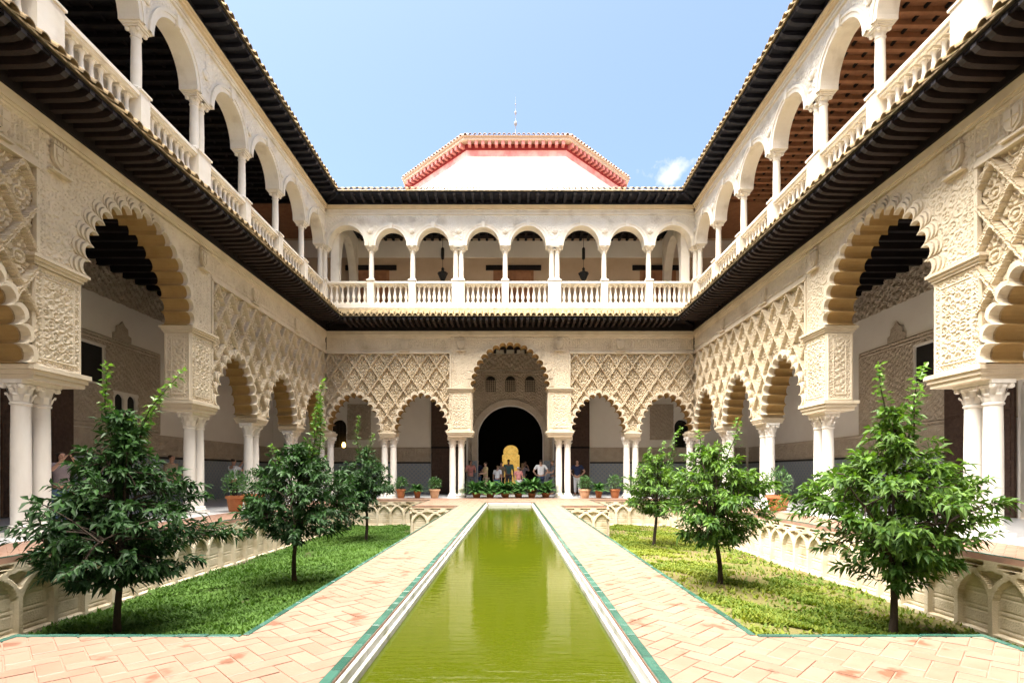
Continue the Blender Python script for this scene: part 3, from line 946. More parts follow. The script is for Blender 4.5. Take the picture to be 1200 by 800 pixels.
for s in (-1, 1):       # solid corner masonry of the end wing
    mb = MB(); mb.box(*sorted((s * 7.79, s * 8.15)), 0.03, THK, 2.67, 6.8); mb.box(*sorted((s * 7.51, s * 8.0)), 0.09, 0.5, ZUP := 10.32, 11.9)
    mb.build('corner_pier', M['stucco'], far)


# ------------------------------------------------------------------ gallery walls
def frame_wall(parent, name, rect, holes, w0, w1, m):
    """rect wall with rectangular/arched holes cut from it as vertical strips"""
    u0, u1, z0, z1 = rect
    holes = sorted(holes, key=lambda h: h[0])
    mb = MB(); x = u0
    for h in holes:
        a, b, za, zb, arch = h
        mb.box(x, a, w0, w1, z0, z1)
        if za > z0 + 0.01: mb.box(a, b, w0, w1, z0, za)
        if arch:
            c, r = (a + b) / 2, (b - a) / 2
            arc = [(c - r * math.cos(t), zb - r * arch + r * arch * math.sin(t)) for t in np.linspace(0, math.pi, 25)]
            mb.wall([(a, z1)] + [(a, zb - r * arch - 0.001)] + arc + [(b, zb - r * arch - 0.001), (b, z1)], w0, w1)
        else:
            mb.box(a, b, w0, w1, zb, z1)
        x = b
    mb.box(x, u1, w0, w1, z0, z1)
    return mb.build(name, m, parent)


def dado(parent, spans, w):
    for a, b in spans:
        mb = MB(); mb.box(a, b, w - 0.03, w + 0.01, 0.0, 1.48); mb.build('tile_dado', M['azulejo'], parent)
        mb = MB(); mb.box(a, b, w - 0.04, w + 0.01, 1.481, 1.56); mb.build('dado_border', M['iron'], parent)
        relief('carved_band', parent, M['stucco_dim'], a, b, 1.561, 2.26, 0.035, lambda U, Z: pat_script(U, Z, 1.56, 2.26), 0.03, w - 0.001)


def ajimez(parent, u0, u1, z0, z1, w):
    """twin arched blind window, dark"""
    mb = MB(); mb.box(u0, u1, w + 0.10, w + 0.14, z0, z1); mb.build('window_recess', M['dark_room'], parent)


# end wing gallery wall, w = 4
GW = 4.0
holes = [(-1.58, 1.58, 0.0, 4.28, 1.0), (-8.75, -7.95, 1.30, 3.62, 0.9), (7.95, 8.75, 1.30, 3.62, 0.9)]
frame_wall(far, 'gallery_wall', (-11.5, 11.5, 0.0, 6.98), holes, GW, GW + 0.4, M['plaster'])
dado(far, [(-11.4, -3.85), (3.85, 11.4)], GW)
relief('carved_frieze', far, M['stucco_dim'], -11.4, 11.4, 6.0, 6.78, 0.045, lambda U, Z: arab(U, Z, 24), 0.04, GW - 0.005)
relief('portal_surround', far, M['stucco_dim'], -2.05, 2.05, 0.02, 5.98, 0.03,
       lambda U, Z: np.maximum(pat_panel(U, Z, -2.05, 2.05, 0, 5.98, 0.8 * arab(U, Z, 40)), 0), 0.05, GW - 0.02,
       lambda U, Z: ~((np.abs(U) < 1.62) & (Z < 2.7)) & ~(np.hypot(U / 1.62, (Z - 2.7) / 1.62) < 1))
a = [(-1.60 * math.cos(t), 2.70 + 1.60 * math.sin(t)) for t in np.linspace(0, math.pi, 41)]
b = [(-1.86 * math.cos(t), 2.70 + 1.86 * math.sin(t)) for t in np.linspace(0, math.pi, 41)]
band_mesh(a, b, GW - 0.11, GW - 0.03).build('portal_arch', M['stucco_dim'], far)
for s in (-1, 1):
    mb = MB(); mb.box(*sorted((s * 1.60, s * 1.86)), GW - 0.11, GW - 0.03, 1.62, 2.70); mb.build('portal_jamb', M['stucco_dim'], far)
    mb = MB(); mb.box(*sorted((s * 1.60, s * 1.95)), GW - 0.12, GW - 0.03, 0.0, 1.61); mb.build('portal_tile_jamb', M['azulejo'], far)
for x in (-0.95, 0.0, 0.95):      # three lattice windows over the portal
    mb = MB(); arc = [(x - 0.24 * math.cos(t), 5.45 + 0.24 * math.sin(t)) for t in np.linspace(0, math.pi, 13)]
    mb.wall([(x - 0.24, 4.95)] + arc + [(x + 0.24, 4.95)], GW - 0.085, GW - 0.055)
    wd = mb.build('lattice_window', M['dark_room'], far)
    mb = MB()
    for i in range(-2, 3):
        mb.box(x + i * 0.09 - 0.012, x + i * 0.09 + 0.012, GW - 0.10, GW - 0.086, 4.96, 5.5)
    for j in range(6):
        mb.box(x - 0.23, x + 0.23, GW - 0.114, GW - 0.101, 5.0 + j * 0.09, 5.02 + j * 0.09)
    mb.build('lattice', M['stucco_dim'], wd)
for s in (-1, 1):
    relief('stucco_panel', far, M['stucco_dim'], *sorted((s * 6.75, s * 7.9)), 2.62, 4.35, 0.035,
           lambda U, Z: arab(U, Z, 30), 0.04, GW - 0.005)
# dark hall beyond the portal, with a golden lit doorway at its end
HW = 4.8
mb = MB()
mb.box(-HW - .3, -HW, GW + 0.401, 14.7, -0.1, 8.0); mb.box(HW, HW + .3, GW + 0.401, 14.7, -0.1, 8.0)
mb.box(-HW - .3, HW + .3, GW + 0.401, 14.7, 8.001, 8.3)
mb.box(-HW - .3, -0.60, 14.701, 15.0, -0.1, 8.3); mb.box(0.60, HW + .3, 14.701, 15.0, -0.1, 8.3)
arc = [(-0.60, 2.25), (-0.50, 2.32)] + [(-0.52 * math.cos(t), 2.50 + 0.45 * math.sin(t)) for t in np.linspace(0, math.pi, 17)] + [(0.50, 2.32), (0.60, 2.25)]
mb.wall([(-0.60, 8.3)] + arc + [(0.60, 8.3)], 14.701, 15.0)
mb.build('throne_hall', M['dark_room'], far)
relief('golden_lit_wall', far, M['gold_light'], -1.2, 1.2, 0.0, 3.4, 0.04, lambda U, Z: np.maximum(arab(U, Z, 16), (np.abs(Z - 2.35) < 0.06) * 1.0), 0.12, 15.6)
for x in (-8.35, 8.35):
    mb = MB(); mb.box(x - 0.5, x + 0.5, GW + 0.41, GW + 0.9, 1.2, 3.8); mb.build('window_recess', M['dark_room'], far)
    mb = MB()
    for i in range(5):
        mb.tube([(x - 0.32 + 0.16 * i, GW + 0.2, 1.31), (x - 0.32 + 0.16 * i, GW + 0.2, 3.55)], 0.012, 5)
    for z in (1.8, 2.4, 3.0):
        mb.box(x - 0.4, x + 0.4, GW + 0.185, GW + 0.215, z, z + 0.02)
    mb.build('window_grille', M['iron'], far)
# upper gallery wall of the end wing: ochre with doors
frame_wall(far, 'gallery_wall', (-10.8, 10.8, 7.76, 12.06), [], 3.3, 3.6, M['tan_plaster'])
mb = MB(); mb.box(-10.7, 10.7, 3.26, 3.30, 11.15, 11.25); mb.box(-10.7, 10.7, 3.28, 3.30, 11.251, 11.95); mb.build('painted_frieze', M['plaster'], far)
for x, hw in ((-6.55, 0.85), (0.15, 0.95), (6.95, 0.85)):
    mb = MB(); mb.box(x - hw, x + hw, 3.27, 3.30, 7.77, 10.55); dr = mb.build('door', M['timber_mid'], far)
    mb = MB(); mb.box(x - hw - 0.35, x + hw + 0.35, 3.20, 3.30, 10.55, 10.77); mb.build('lintel', M['timber'], dr)
    for sx in (-1, 1):
        for j in range(4):
            c = x + sx * hw * 0.5
            mb = MB(); mb.box(c - hw * 0.36, c + hw * 0.36, 3.245, 3.269, 7.95 + j * 0.65, 8.48 + j * 0.65); mb.build('door_panel', M['timber_mid'], dr, bevel=0.008)
# transverse arches closing the upper gallery corners
for s in (-1, 1):
    mb = MB()
    A = [(0.78 + 2.26 * (0.5 - 0.5 * math.cos(t)), 9.4 + 2.1 * math.sin(t)) for t in np.linspace(0, math.pi, 25)]
    pts = [(0.52, 12.0), (0.52, 7.77), (0.78, 7.77)] + A + [(3.04, 7.77), (3.28, 7.77), (3.28, 12.0)]
    mb.prism(pts, lambda y, z: (s * 7.15, y, z), lambda y, z: (s * 7.5, y, z)); mb.build('transverse_arch', M['white'], far)

# side wings' gallery walls, in their own frame
for Wg, s in ((left, 1), (right, -1)):
    S = lambda a, b: tuple(sorted((s * a, s * b)))
    hs = [(*S(3.15, 4.05), 3.55, 4.58, 0), (*S(-0.95, 0.95), 0.0, 3.7, 1.0)]
    if s > 0:
        hs += [(4.45, 4.80, 2.35, 3.35, 1.0), (4.95, 5.30, 2.35, 3.35, 1.0)]
    l2, h2 = S(near, 14.95)
    frame_wall(Wg, 'gallery_wall', (l2, h2, 0.0, 6.98), hs, GW, GW + 0.3, M['plaster'])
    for h in hs:
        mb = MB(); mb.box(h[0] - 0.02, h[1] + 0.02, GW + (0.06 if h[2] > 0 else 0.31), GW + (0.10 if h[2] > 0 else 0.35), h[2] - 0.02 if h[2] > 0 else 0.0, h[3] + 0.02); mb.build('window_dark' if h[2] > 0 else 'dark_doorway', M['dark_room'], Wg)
    dado(Wg, [S(1.6, 14.4), S(near, -1.6)], GW)
    relief('carved_frieze', Wg, M['stucco_dim'], *S(near, 14.5), 6.0, 6.95, 0.04, lambda U, Z: arab(U, Z, 24), 0.05, GW - 0.005)
    relief('stucco_surround', Wg, M['stucco_dim'], *S(1.0, 6.4), 2.27, 4.92, 0.035,
           lambda U, Z: np.maximum(pat_panel(U, Z, *S(1.0, 6.4), 2.27, 4.92, 0.7 * arab(U, Z, 34)), 0), 0.04, GW - 0.005,
           lambda U, Z: ~((U > min(s * 3.12, s * 4.08)) & (U < max(s * 3.12, s * 4.08)) & (Z > 3.5) & (Z < 4.62)) &
           ~((U * s > 4.40) & (U * s < 5.35) & (Z > 2.3) & (Z < 3.4) & (s > 0)))
    x = s * 4.7
    mb = MB(); mb.wall([(x - 0.36, 4.925), (x - 0.36, 5.10), (x - 0.24, 5.14), (x - 0.22, 5.32), (x - 0.1, 5.38), (x, 5.5), (x + 0.1, 5.38), (x + 0.22, 5.32), (x + 0.24, 5.14), (x + 0.36, 5.10), (x + 0.36, 4.925)],
                       GW - 0.045, GW - 0.003); mb.build('merlon_relief', M['stucco_dim'], Wg)
    # upper gallery wall
    q0, q1 = S(near, 10.53)
    frame_wall(Wg, 'gallery_wall', (*S(near, 13.84), 7.76, 12.06), [], 3.3, 3.6, M['tan_plaster'] if s < 0 else M['plaster'])
    mb = MB(); mb.box(q0, q1, 3.27, 3.30, 11.1, 11.95); mb.build('painted_frieze', M['plaster'], Wg)
    if s > 0:
        for c in (-3.2, -0.9, 1.4, 3.7, 6.0, 8.3):
            A = [(c - 0.85 * math.cos(t), 10.1 + 0.85 * math.sin(t)) for t in np.linspace(0, math.pi, 21)]
            B = [(c - 1.03 * math.cos(t), 10.1 + 1.03 * math.sin(t)) for t in np.linspace(0, math.pi, 21)]
            band_mesh(A, B, 3.18, 3.30).build('blind_arch', M['white'], Wg)
    for c in (-1.0, 5.5):
        a, b = S(c - 0.6, c + 0.6)
        mb = MB(); mb.box(a, b, 3.24, 3.30, 7.77, 10.3); mb.build('door', M['timber'], Wg)

# door leaves folded back
for x, lb in ((-2.98, 'tall dark carved door leaf folded back on the portal side nearest the lit lamp window'),
              (2.98, 'tall dark carved door leaf folded back behind the visitor in the cap')):
    D = T(empty('door_leaf', (x, 21.35 + GW - 0.10, 0)), lb, 'door', 'folded portal doors')
    mb = MB(); mb.box(-0.84, 0.84, 0, 0.06, 0.01, 5.1); mb.build('leaf', M['door'], D)
    for i in range(3):
        for j in range(8):
            mb = MB(); mb.box(-0.78 + i * 0.53, -0.78 + i * 0.53 + 0.48, -0.02, -0.001, 0.1 + j * 0.62, 0.65 + j * 0.62); mb.build('door_panel', M['door'], D, bevel=0.006)
    mb = MB(); mb.box(-0.84, 0.84, -0.05, -0.021, 2.2, 2.3); mb.build('cross_rail', M['timber'], D)
for s, lb in ((1, 'dark carved door leaf open behind the great arch of the arcade beside the yellowing lawn'),
              (-1, 'dark carved door leaf open behind the great arch of the arcade beside the lush lawn')):
    D = T(empty('door_leaf', (s * (7.5 + GW - 0.10), 12.75, 0), R(-90) * s), lb, 'door', 'open gallery doors')
    mb = MB(); mb.box(-0.95, 0.95, 0, 0.06, 0.01, 4.3); mb.build('leaf', M['door'], D)
    for i in range(3):
        for j in range(7):
            mb = MB(); mb.box(-0.9 + i * 0.61, -0.9 + i * 0.61 + 0.56, -0.02, -0.001, 0.1 + j * 0.6, 0.63 + j * 0.6); mb.build('door_panel', M['door'], D, bevel=0.006)

# ------------------------------------------------------------------ tower
TC = (0.30, 32.4)
AP = 6.05
tower = T(empty('octagonal_tower', (TC[0], TC[1], 0)), 'white octagonal tower with red painted cornice rising behind the end arcade', 'tower')


def octo(ap, z):
    r = ap / math.cos(math.pi / 8)
    return [(r * math.cos(math.pi / 8 + i * math.pi / 4), r * math.sin(math.pi / 8 + i * math.pi / 4), z) for i in range(8)]


def octo_ring(aps_z, m, name, parent):
    mb = MB(); rings = [octo(a, z) for a, z in aps_z]; k = len(rings)
    mb.add([p for r in rings for p in r], [(j * 8 + i, j * 8 + (i + 1) % 8, (j + 1) * 8 + (i + 1) % 8, (j + 1) * 8 + i) for j in range(k - 1) for i in range(8)]
           + [tuple(reversed(range(8))), tuple((k - 1) * 8 + i for i in range(8))])
    return mb.build(name, m, parent)


ZE = 17.55
octo_ring([(AP, 8.2), (AP, ZE - 0.55)], M['tower_white'], 'wall', tower)
octo_ring([(AP + 0.006, ZE - 0.62), (AP + 0.010, ZE - 0.30)], M['tower_pink'], 'painted_band', tower)
octo_ring([(AP + 0.03, ZE - 0.30), (AP + 0.03, ZE)], M['tower_red'], 'painted_frieze', tower)
octo_ring([(AP + 0.30, ZE + 0.001), (AP + 0.34, ZE + 0.03), (AP + 0.34, ZE + 0.16)], M['tower_tile'], 'cornice', tower)
octo_ring([(AP + 0.40, ZE + 0.161), (AP + 0.42, ZE + 0.20), (0.25, ZE + 4.05)], M['tower_tile'], 'roof', tower)
mo = MB(); mo.box(-0.075, 0.075, -0.26, 0.02, -0.20, 0.0); mo = mo.mesh('modillion'); mo.materials.append(M['tower_mod'])
tt = tile_mesh(0.09, 0.5, 0.28); tt.materials[0] = M['tower_tile']
for f in range(8):
    ang = f * math.pi / 4          # face normal direction
    if math.sin(ang) > 0.1: continue
    nrm = Vector((math.cos(ang), math.sin(ang), 0)); tan = Vector((-nrm.y, nrm.x, 0))
    side = 2 * AP * math.tan(math.pi / 8)
    for i in range(15):
        p = nrm * (AP + 0.05) + tan * (side * ((i + 0.5) / 15 - 0.5))
        o = link('modillion', mo, None, tower, (p.x, p.y, ZE)); o.rotation_euler = (0, 0, ang + math.pi / 2)
    for i in range(22):
        p = nrm * (AP + 0.46) + tan * ((side + 0.3) * ((i + 0.5) / 22 - 0.5))
        o = link('roof_tile', tt, None, tower, (p.x, p.y, ZE + 0.20)); o.rotation_euler = (0, 0, ang + math.pi / 2)
mb = MB(); mb.lathe([(0.30, 0), (0.34, 0.1), (0.16, 0.25), (0.05, 0.5), (0.03, 0.7), (0.03, 0.9), (0.13, 1.0), (0.15, 1.08), (0.13, 1.17), (0.02, 1.27), (0.02, 1.6), (0.08, 1.68), (0.10, 1.75), (0.08, 1.82), (0.015, 1.9), (0.015, 2.2), (0.05, 2.26), (0.05, 2.32), (0.01, 2.38), (0.005, 2.9)], 12)
mb.v = [(x * 0.7, y * 0.7, z) for x, y, z in mb.v]; mb.build('finial', M['finial'], tower, (0, 0, ZE + 4.0), None, 'auto')

# ------------------------------------------------------------------ ground, floors, pool, garden
mb = MB(); mb.box(-3000, 3000, -3000, 3000, -1.6, -1.5); T(mb.build('ground', M['ground']), kind='structure')
PX, GX, GO, NX = 0.80, 1.62, 6.05, 3.05
YN, YNOTCH, YF, YP = 3.30, 16.35, 20.0, 18.2
YB = 0.9
FL = T(empty('walkway'), kind='structure')
# mortar beds
mb = MB()
for a, b, c, d in ((-NX, -PX, YB, YN), (PX, NX, YB, YN), (-GX, -PX, YN, YNOTCH), (PX, GX, YN, YNOTCH), (-NX, -PX, YNOTCH, YF), (PX, NX, YNOTCH, YF), (-PX, PX, YP, YF),
                   (-GO, GO, YF, 21.25), (-7.25, -GO, YB, 21.25), (GO, 7.25, YB, 21.25)):
    mb.box(a, b, c, d, -1.2, -0.0045)
mb.build('mortar_bed', M['grout'], FL)


def clip(poly, rect):
    a, b, c, d = rect
    for ax, lim, sg in ((0, a, 1), (0, b, -1), (1, c, 1), (1, d, -1)):
        out = []
        for i in range(len(poly)):
            p, q = poly[i], poly[(i + 1) % len(poly)]
            ip, iq = (p[ax] - lim) * sg >= 0, (q[ax] - lim) * sg >= 0
            if ip: out.append(p)
            if ip != iq:
                t = (lim - p[ax]) / (q[ax] - p[ax]); out.append((p[0] + t * (q[0] - p[0]), p[1] + t * (q[1] - p[1])))
        poly = out
        if len(poly) < 3: return []
    return poly


def area(p):
    return 0.5 * abs(sum(p[i][0] * p[(i + 1) % len(p)][1] - p[(i + 1) % len(p)][0] * p[i][1] for i in range(len(p))))


GE = 0.062
rects = []
for s in (-1, 1):
    rects += [(*sorted((s * (PX + GE), s * (NX - .042))), YB, YN - .042), (*sorted((s * (PX + GE), s * (GX - .042))), YN - .042, YNOTCH + .042),
              (*sorted((s * (PX + GE), s * (NX - .042))), YNOTCH + .042, YF), (*sorted((s * (GO + GE), s * 7.2)), YB, 21.2)]
rects += [(-PX - GE, PX + GE, YP + GE, YF), (-GO - GE, GO + GE, YF + .042, 21.2)]
WB = 0.112; JT = 0.004
tiles = []
c45 = math.sqrt(0.5)
for rect in rects:
    cx0 = [(rect[i] * c45 + rect[j] * c45) / WB for i in (0, 1) for j in (2, 3)]
    cy0 = [(-rect[i] * c45 + rect[j] * c45) / WB for i in (0, 1) for j in (2, 3)]
    for gx in range(int(min(cx0)) - 3, int(max(cx0)) + 3):
        for gy in range(int(min(cy0)) - 3, int(max(cy0)) + 3):
            k = (gx - gy) % 4
            if k == 0: w_, h_ = 2, 1
            elif k == 3: w_, h_ = 1, 2
            else: continue
            x0, y0, x1, y1 = gx * WB + JT, gy * WB + JT, (gx + w_) * WB - JT, (gy + h_) * WB - JT
            P = [((x - y) * c45, (x + y) * c45) for x, y in ((x0, y0), (x1, y0), (x1, y1), (x0, y1))]
            if max(p[0] for p in P) < rect[0] or min(p[0] for p in P) > rect[1] or max(p[1] for p in P) < rect[2] or min(p[1] for p in P) > rect[3]:
                continue
            P = clip(P, rect)
            if len(P) < 3 or area(P) < 0.0012: continue
            cy = sum(p[1] for p in P) / len(P); cx = sum(p[0] for p in P) / len(P)
            tiles.append((cy if abs(cx) < 6 else cy + 3, cx, P))
tiles.sort(key=lambda t: (t[0] < 2.2, t[0]))
trng = random.Random(3)


def tile_add(mb, P, c=(0, 0)):
    z = trng.uniform(-0.0015, 0.0015); n = len(P)
    ins = [(p[0] + (c_[0] - p[0]) * 0.03, p[1] + (c_[1] - p[1]) * 0.03) for p in P for c_ in [(sum(q[0] for q in P) / n, sum(q[1] for q in P) / n)]]
    vs = [(p[0] - c[0], p[1] - c[1], -0.016) for p in P] + [(p[0] - c[0], p[1] - c[1], z - 0.002) for p in P] + [(p[0] - c[0], p[1] - c[1], z) for p in ins]
    fs = [tuple(range(2 * n, 3 * n))] + [(r * n + i, r * n + (i + 1) % n, (r + 1) * n + (i + 1) % n, (r + 1) * n + i) for r in (0, 1) for i in range(n)]
    mb.add(vs, fs)


rest = MB()
for i, (cy, cx, P) in enumerate(tiles):
    if i < 300:
        c = (sum(p[0] for p in P) / len(P), sum(p[1] for p in P) / len(P))
        mb = MB(); tile_add(mb, P, c); mb.build('paver', M['terracotta'], FL, (c[0], c[1], 0))
    else:
        tile_add(rest, P)
T(rest.build('pavers', M['terracotta'], FL), kind='stuff')
# green glazed edging tiles
ge = MB(); ge.box(-GE / 2 + .002, GE / 2 - .002, -0.098, 0.098, -0.06, 0.006); ge = ge.mesh('edging_tile', bevel=0.004); ge.materials.append(M['glaze'])
GN = 0.042
gn = MB(); gn.box(-GN / 2, GN / 2, -0.098, 0.098, -0.06, 0.006); gn = gn.mesh('edging_tile', bevel=0.004); gn.materials.append(M['glaze'])
edge_far = MB(); n_edge = 0
lines = []
for s in (-1, 1):
    lines += [((s * (PX + GE / 2), YB), (s * (PX + GE / 2), YP + GE)), ((s * (GX - GN / 2), YN), (s * (GX - GN / 2), YNOTCH)), ((s * GX, YN - GN / 2), (s * NX, YN - GN / 2)),
              ((s * (NX - GN / 2), YB), (s * (NX - GN / 2), YN)), ((s * (GX - GN), YNOTCH + GN / 2), (s * NX, YNOTCH + GN / 2)), ((s * (NX - GN / 2), YNOTCH), (s * (NX - GN / 2), YF)),
              ((s * NX, YF + GN / 2), (s * GO, YF + GN / 2)), ((s * (GO + GE / 2), YB), (s * (GO + GE / 2), YF + GE))]
lines.append(((-PX, YP + GE / 2), (PX, YP + GE / 2)))
for (xa, ya), (xb, yb) in lines:
    L = math.hypot(xb - xa, yb - ya); n = max(1, int(round(L / 0.2)))
    rz = math.atan2(xb - xa, yb - ya)
    wide = abs(abs(xa) - PX) < 0.06 or abs(xa) > GO
    gw = GE if wide else GN
    for i in range(n):
        t = (i + 0.5) / n; x, y = xa + (xb - xa) * t, ya + (yb - ya) * t
        if (y < 8.5 and abs(x) < 4) or (abs(x) > 5 and 6.5 < y < 12):
            n_edge += 1
            o = link('edging_tile', ge if wide else gn, None, FL, (x, y, rng.uniform(-.002, .002)), -rz)
        else:
            dx, dy = (gw / 2 - .002, 0.098) if abs(xb - xa) < 0.01 else (0.098, gw / 2 - .002)
            edge_far.box(x - dx, x + dx, y - dy, y + dy, -0.06, 0.006 + rng.uniform(-.002, .002))
T(edge_far.build('edging_tiles', M['glaze'], FL), kind='stuff')
# marble coping and water
PC = T(empty('pool'), kind='structure')
for s in (-1, 1):
    i = 0; y = YB
    while y < YP - 0.05:
        y2 = min(y + 1.1, YP)
        mb = MB(); mb.box(*sorted((s * PX, s * (PX - 0.024))), y + .003, y2 - .003, -0.30, -0.018); mb.box(*sorted((s * (PX - 0.025), s * (PX - 0.050))), y + .003, y2 - .003, -0.30, -0.062)
        mb.build('coping_slab', M['coping'], PC, bevel=0.004); y = y2
mb = MB(); mb.box(-PX + 0.052, PX - 0.052, YP - 0.05, YP, -0.30, -0.018); mb.build('coping_slab', M['coping'], PC, bevel=0.006)
mb = MB(); mb.box(-PX, PX, YB, YP, -1.2, -1.0); mb.build('pool_floor', M['grout'], PC)
mb = MB(); mb.add([(-PX + 0.03, YB, -0.105), (PX - 0.03, YB, -0.105), (PX - 0.03, YP - 0.02, -0.105), (-PX + 0.03, YP - 0.02, -0.105)], [(0, 1, 2, 3)])
T(mb.build('water', M['water'], None, fix=False), kind='structure')
# gallery floors
mb = MB()
mb.box(-11.5, -7.25, YB, 25.35, -1.2, 0.0); mb.box(7.25, 11.5, YB, 25.35, -1.2, 0.0); mb.box(-7.249, 7.249, 21.25, 37.2, -1.2, 0.0)
GF = T(mb.build('gallery_floor', M['marble_floor']), kind='structure')

# garden beds
for s, ms, mg in ((-1, M['soil_l'], M['grass_l']), (1, M['soil_r'], M['grass_r'])):
    nx, ny = 56, 190
    xs = np.linspace(GX, GO, nx); ys = np.linspace(YB, YF, ny)
    X, Y = np.meshgrid(xs, ys, indexing='ij')
    Z = -1.0 + 0.03 * np.sin(X * 3.1 + Y) * np.sin(Y * 2.3) + 0.015 * np.sin(X * 11 + Y * 7)
    I = np.arange(nx * ny).reshape(nx, ny)
    F = np.stack([I[:-1, :-1], I[1:, :-1], I[1:, 1:], I[:-1, 1:]], -1).reshape(-1, 4)
    if s < 0: F = F[:, ::-1]
    V = np.stack([s * X, Y, Z], -1).reshape(-1, 3)
    T(link('garden_bed', np_mesh('garden_bed', V, F), ms), kind='structure')
    # ground cover: small leaf blades
    g = np.random.default_rng(11 + s)
    N = 115000
    x = g.uniform(GX + 0.05, GO - 0.06, N); y = YN + 2.2 + (YF - YN - 2.2) * g.uniform(0, 1, N) ** 1.35
    xi = x * 0.9; yi = y * 0.9
    dens = np.sin(xi * 2.1 + 1.3 * np.sin(yi * 0.9)) * np.sin(yi * 1.7 + np.sin(xi * 1.9)) + 0.5 * np.sin(xi * 5.3 + yi * 3.1) * np.sin(yi * 4.1)
    if s > 0:
        bare = (dens > 0.12) | ((x > GO - 0.75) & (g.uniform(0, 1, N) < 0.8))
    else:
        bare = (dens > 0.85) | ((x > GO - 0.25) & (g.uniform(0, 1, N) < 0.7))
    ok = ~(bare & (g.uniform(0, 1, N) < 0.93)) & ~((y > YNOTCH) & (x < NX)); x, y = x[ok], y[ok]; N = len(x)
    z = -1.0 + 0.03 * np.sin(x * 3.1 + y) * np.sin(y * 2.3) + 0.015 * np.sin(x * 11 + y * 7) - 0.004
    an = g.uniform(0, 2 * np.pi, N); h = g.uniform(0.025, 0.075, N) * (1.0 + 0.35 * dens[ok]); lw = g.uniform(0.012, 0.026, N)
    lean = g.uniform(0.01, 0.07, N)
    ca, sa = np.cos(an), np.sin(an)
    b0 = np.stack([x - lw * sa, y + lw * ca, z + h * 0.35], -1); b1 = np.stack([x + lw * sa, y - lw * ca, z + h * 0.35], -1)
    r0 = np.stack([x - lean * ca * .5, y - lean * sa * .5, z], -1); tp = np.stack([x + lean * ca, y + lean * sa, z + h], -1)
    V = np.stack([r0, b1, tp, b0], 1).reshape(-1, 3); V[:, 0] *= s
    F = np.arange(4 * N).reshape(N, 4)
    me = np_mesh('grass', V, F, False)
    at = me.attributes.new('rnd', 'FLOAT', 'FACE')
    pat = np.clip(0.5 + 0.35 * np.sin(x * 1.3 + y * 0.7) * np.sin(y * 1.1) + g.normal(0, 0.28, N), 0, 1)
    at.data.foreach_set('value', pat.astype(np.float32))
    T(link('grass', me, mg), 'low ' + ('lush green' if s < 0 else 'patchy yellow-green') + ' ground cover in the sunken bed', 'grass', kind='stuff')


# interlaced-arch garden walls
def pat_gwall(U, Z):
    p = 0.50; sp = 0.42; zz = Z + 1.0
    k = np.round(U / p); d = np.abs(U - k * p)
    post = (1 - sm(d, 0.040, 0.056)) * (zz < sp + 0.02)
    h = post
    for j in (-2, -1, 0, 1, 2):
        r = np.hypot(U - (k + j) * p, (zz - sp) / 0.82)
        h = np.maximum(h, (1 - sm(np.abs(r - p), 0.036, 0.052)) * (zz >= sp))
    band = (zz > 0.855)
    kk = np.floor(U / p); f = U / p - kk
    slot = (np.abs(f - 0.5) < 0.30) * (zz > 0.875) * (zz < 0.915)
    slot2 = (np.abs(f) < 0.04) | (np.abs(f - 1) < 0.04)
    h = np.maximum(h, band * 1.0) * (1 - slot)
    plinth = (zz < 0.05)
    brick = 0.10 * ((np.modf(np.abs(zz) / 0.055)[0] > 0.2))
    return np.maximum(np.maximum(h, plinth * 0.8), brick)


for s, lb in ((-1, 'low sunken garden wall of interlaced blind arches around the lush green lawn'), (1, 'low sunken garden wall of interlaced blind arches around the yellowing lawn')):
    GWl = T(empty('garden_wall', (s * GO, 10, -1.0)), lb, 'wall', 'sunken garden walls')
    def place(o, x, y, rz):
        o.location = (x - s * GO, y - 10, 1.0); o.rotation_euler = (0, 0, rz)
    L = YF - YB
    o = relief('arcaded_panel', GWl, M['sandstone'], -L / 2, L / 2, -1.02, -0.064, 0.02, pat_gwall, 0.075, 0.0)
    place(o, s * GO, (YF + YB) / 2, R(-90) * s)
    o = relief('arcaded_panel', GWl, M['sandstone'], 0, GO - NX, -1.02, -0.064, 0.02, pat_gwall, 0.075, 0.0)
    place(o, min(s * NX, s * GO), YF, 0)
    o = relief('arcaded_panel', GWl, M['sandstone'], 0, NX - GX, -1.02, -0.064, 0.02, pat_gwall, 0.075, 0.0)
    place(o, min(s * NX, s * GX), YNOTCH, 0)
    o = relief('arcaded_panel', GWl, M['sandstone'], 0, YF - YNOTCH, -1.02, -0.064, 0.02, pat_gwall, 0.075, 0.0)
    place(o, s * NX, YF if s > 0 else YNOTCH, R(90) * -s if s > 0 else R(90))
    o.rotation_euler = (0, 0, R(90) * s); o.location = (s * NX - s * GO, (YNOTCH if s > 0 else YF) - 10, 1.0)
    mb = MB()
    mb.box(*sorted((s * (GX - 0.03) - s * GO, s * (GX + 0.05) - s * GO)), YN - 10, YNOTCH - 10, -0.02, 0.93)
    mb.build('retaining_wall', M['sandstone'], GWl)


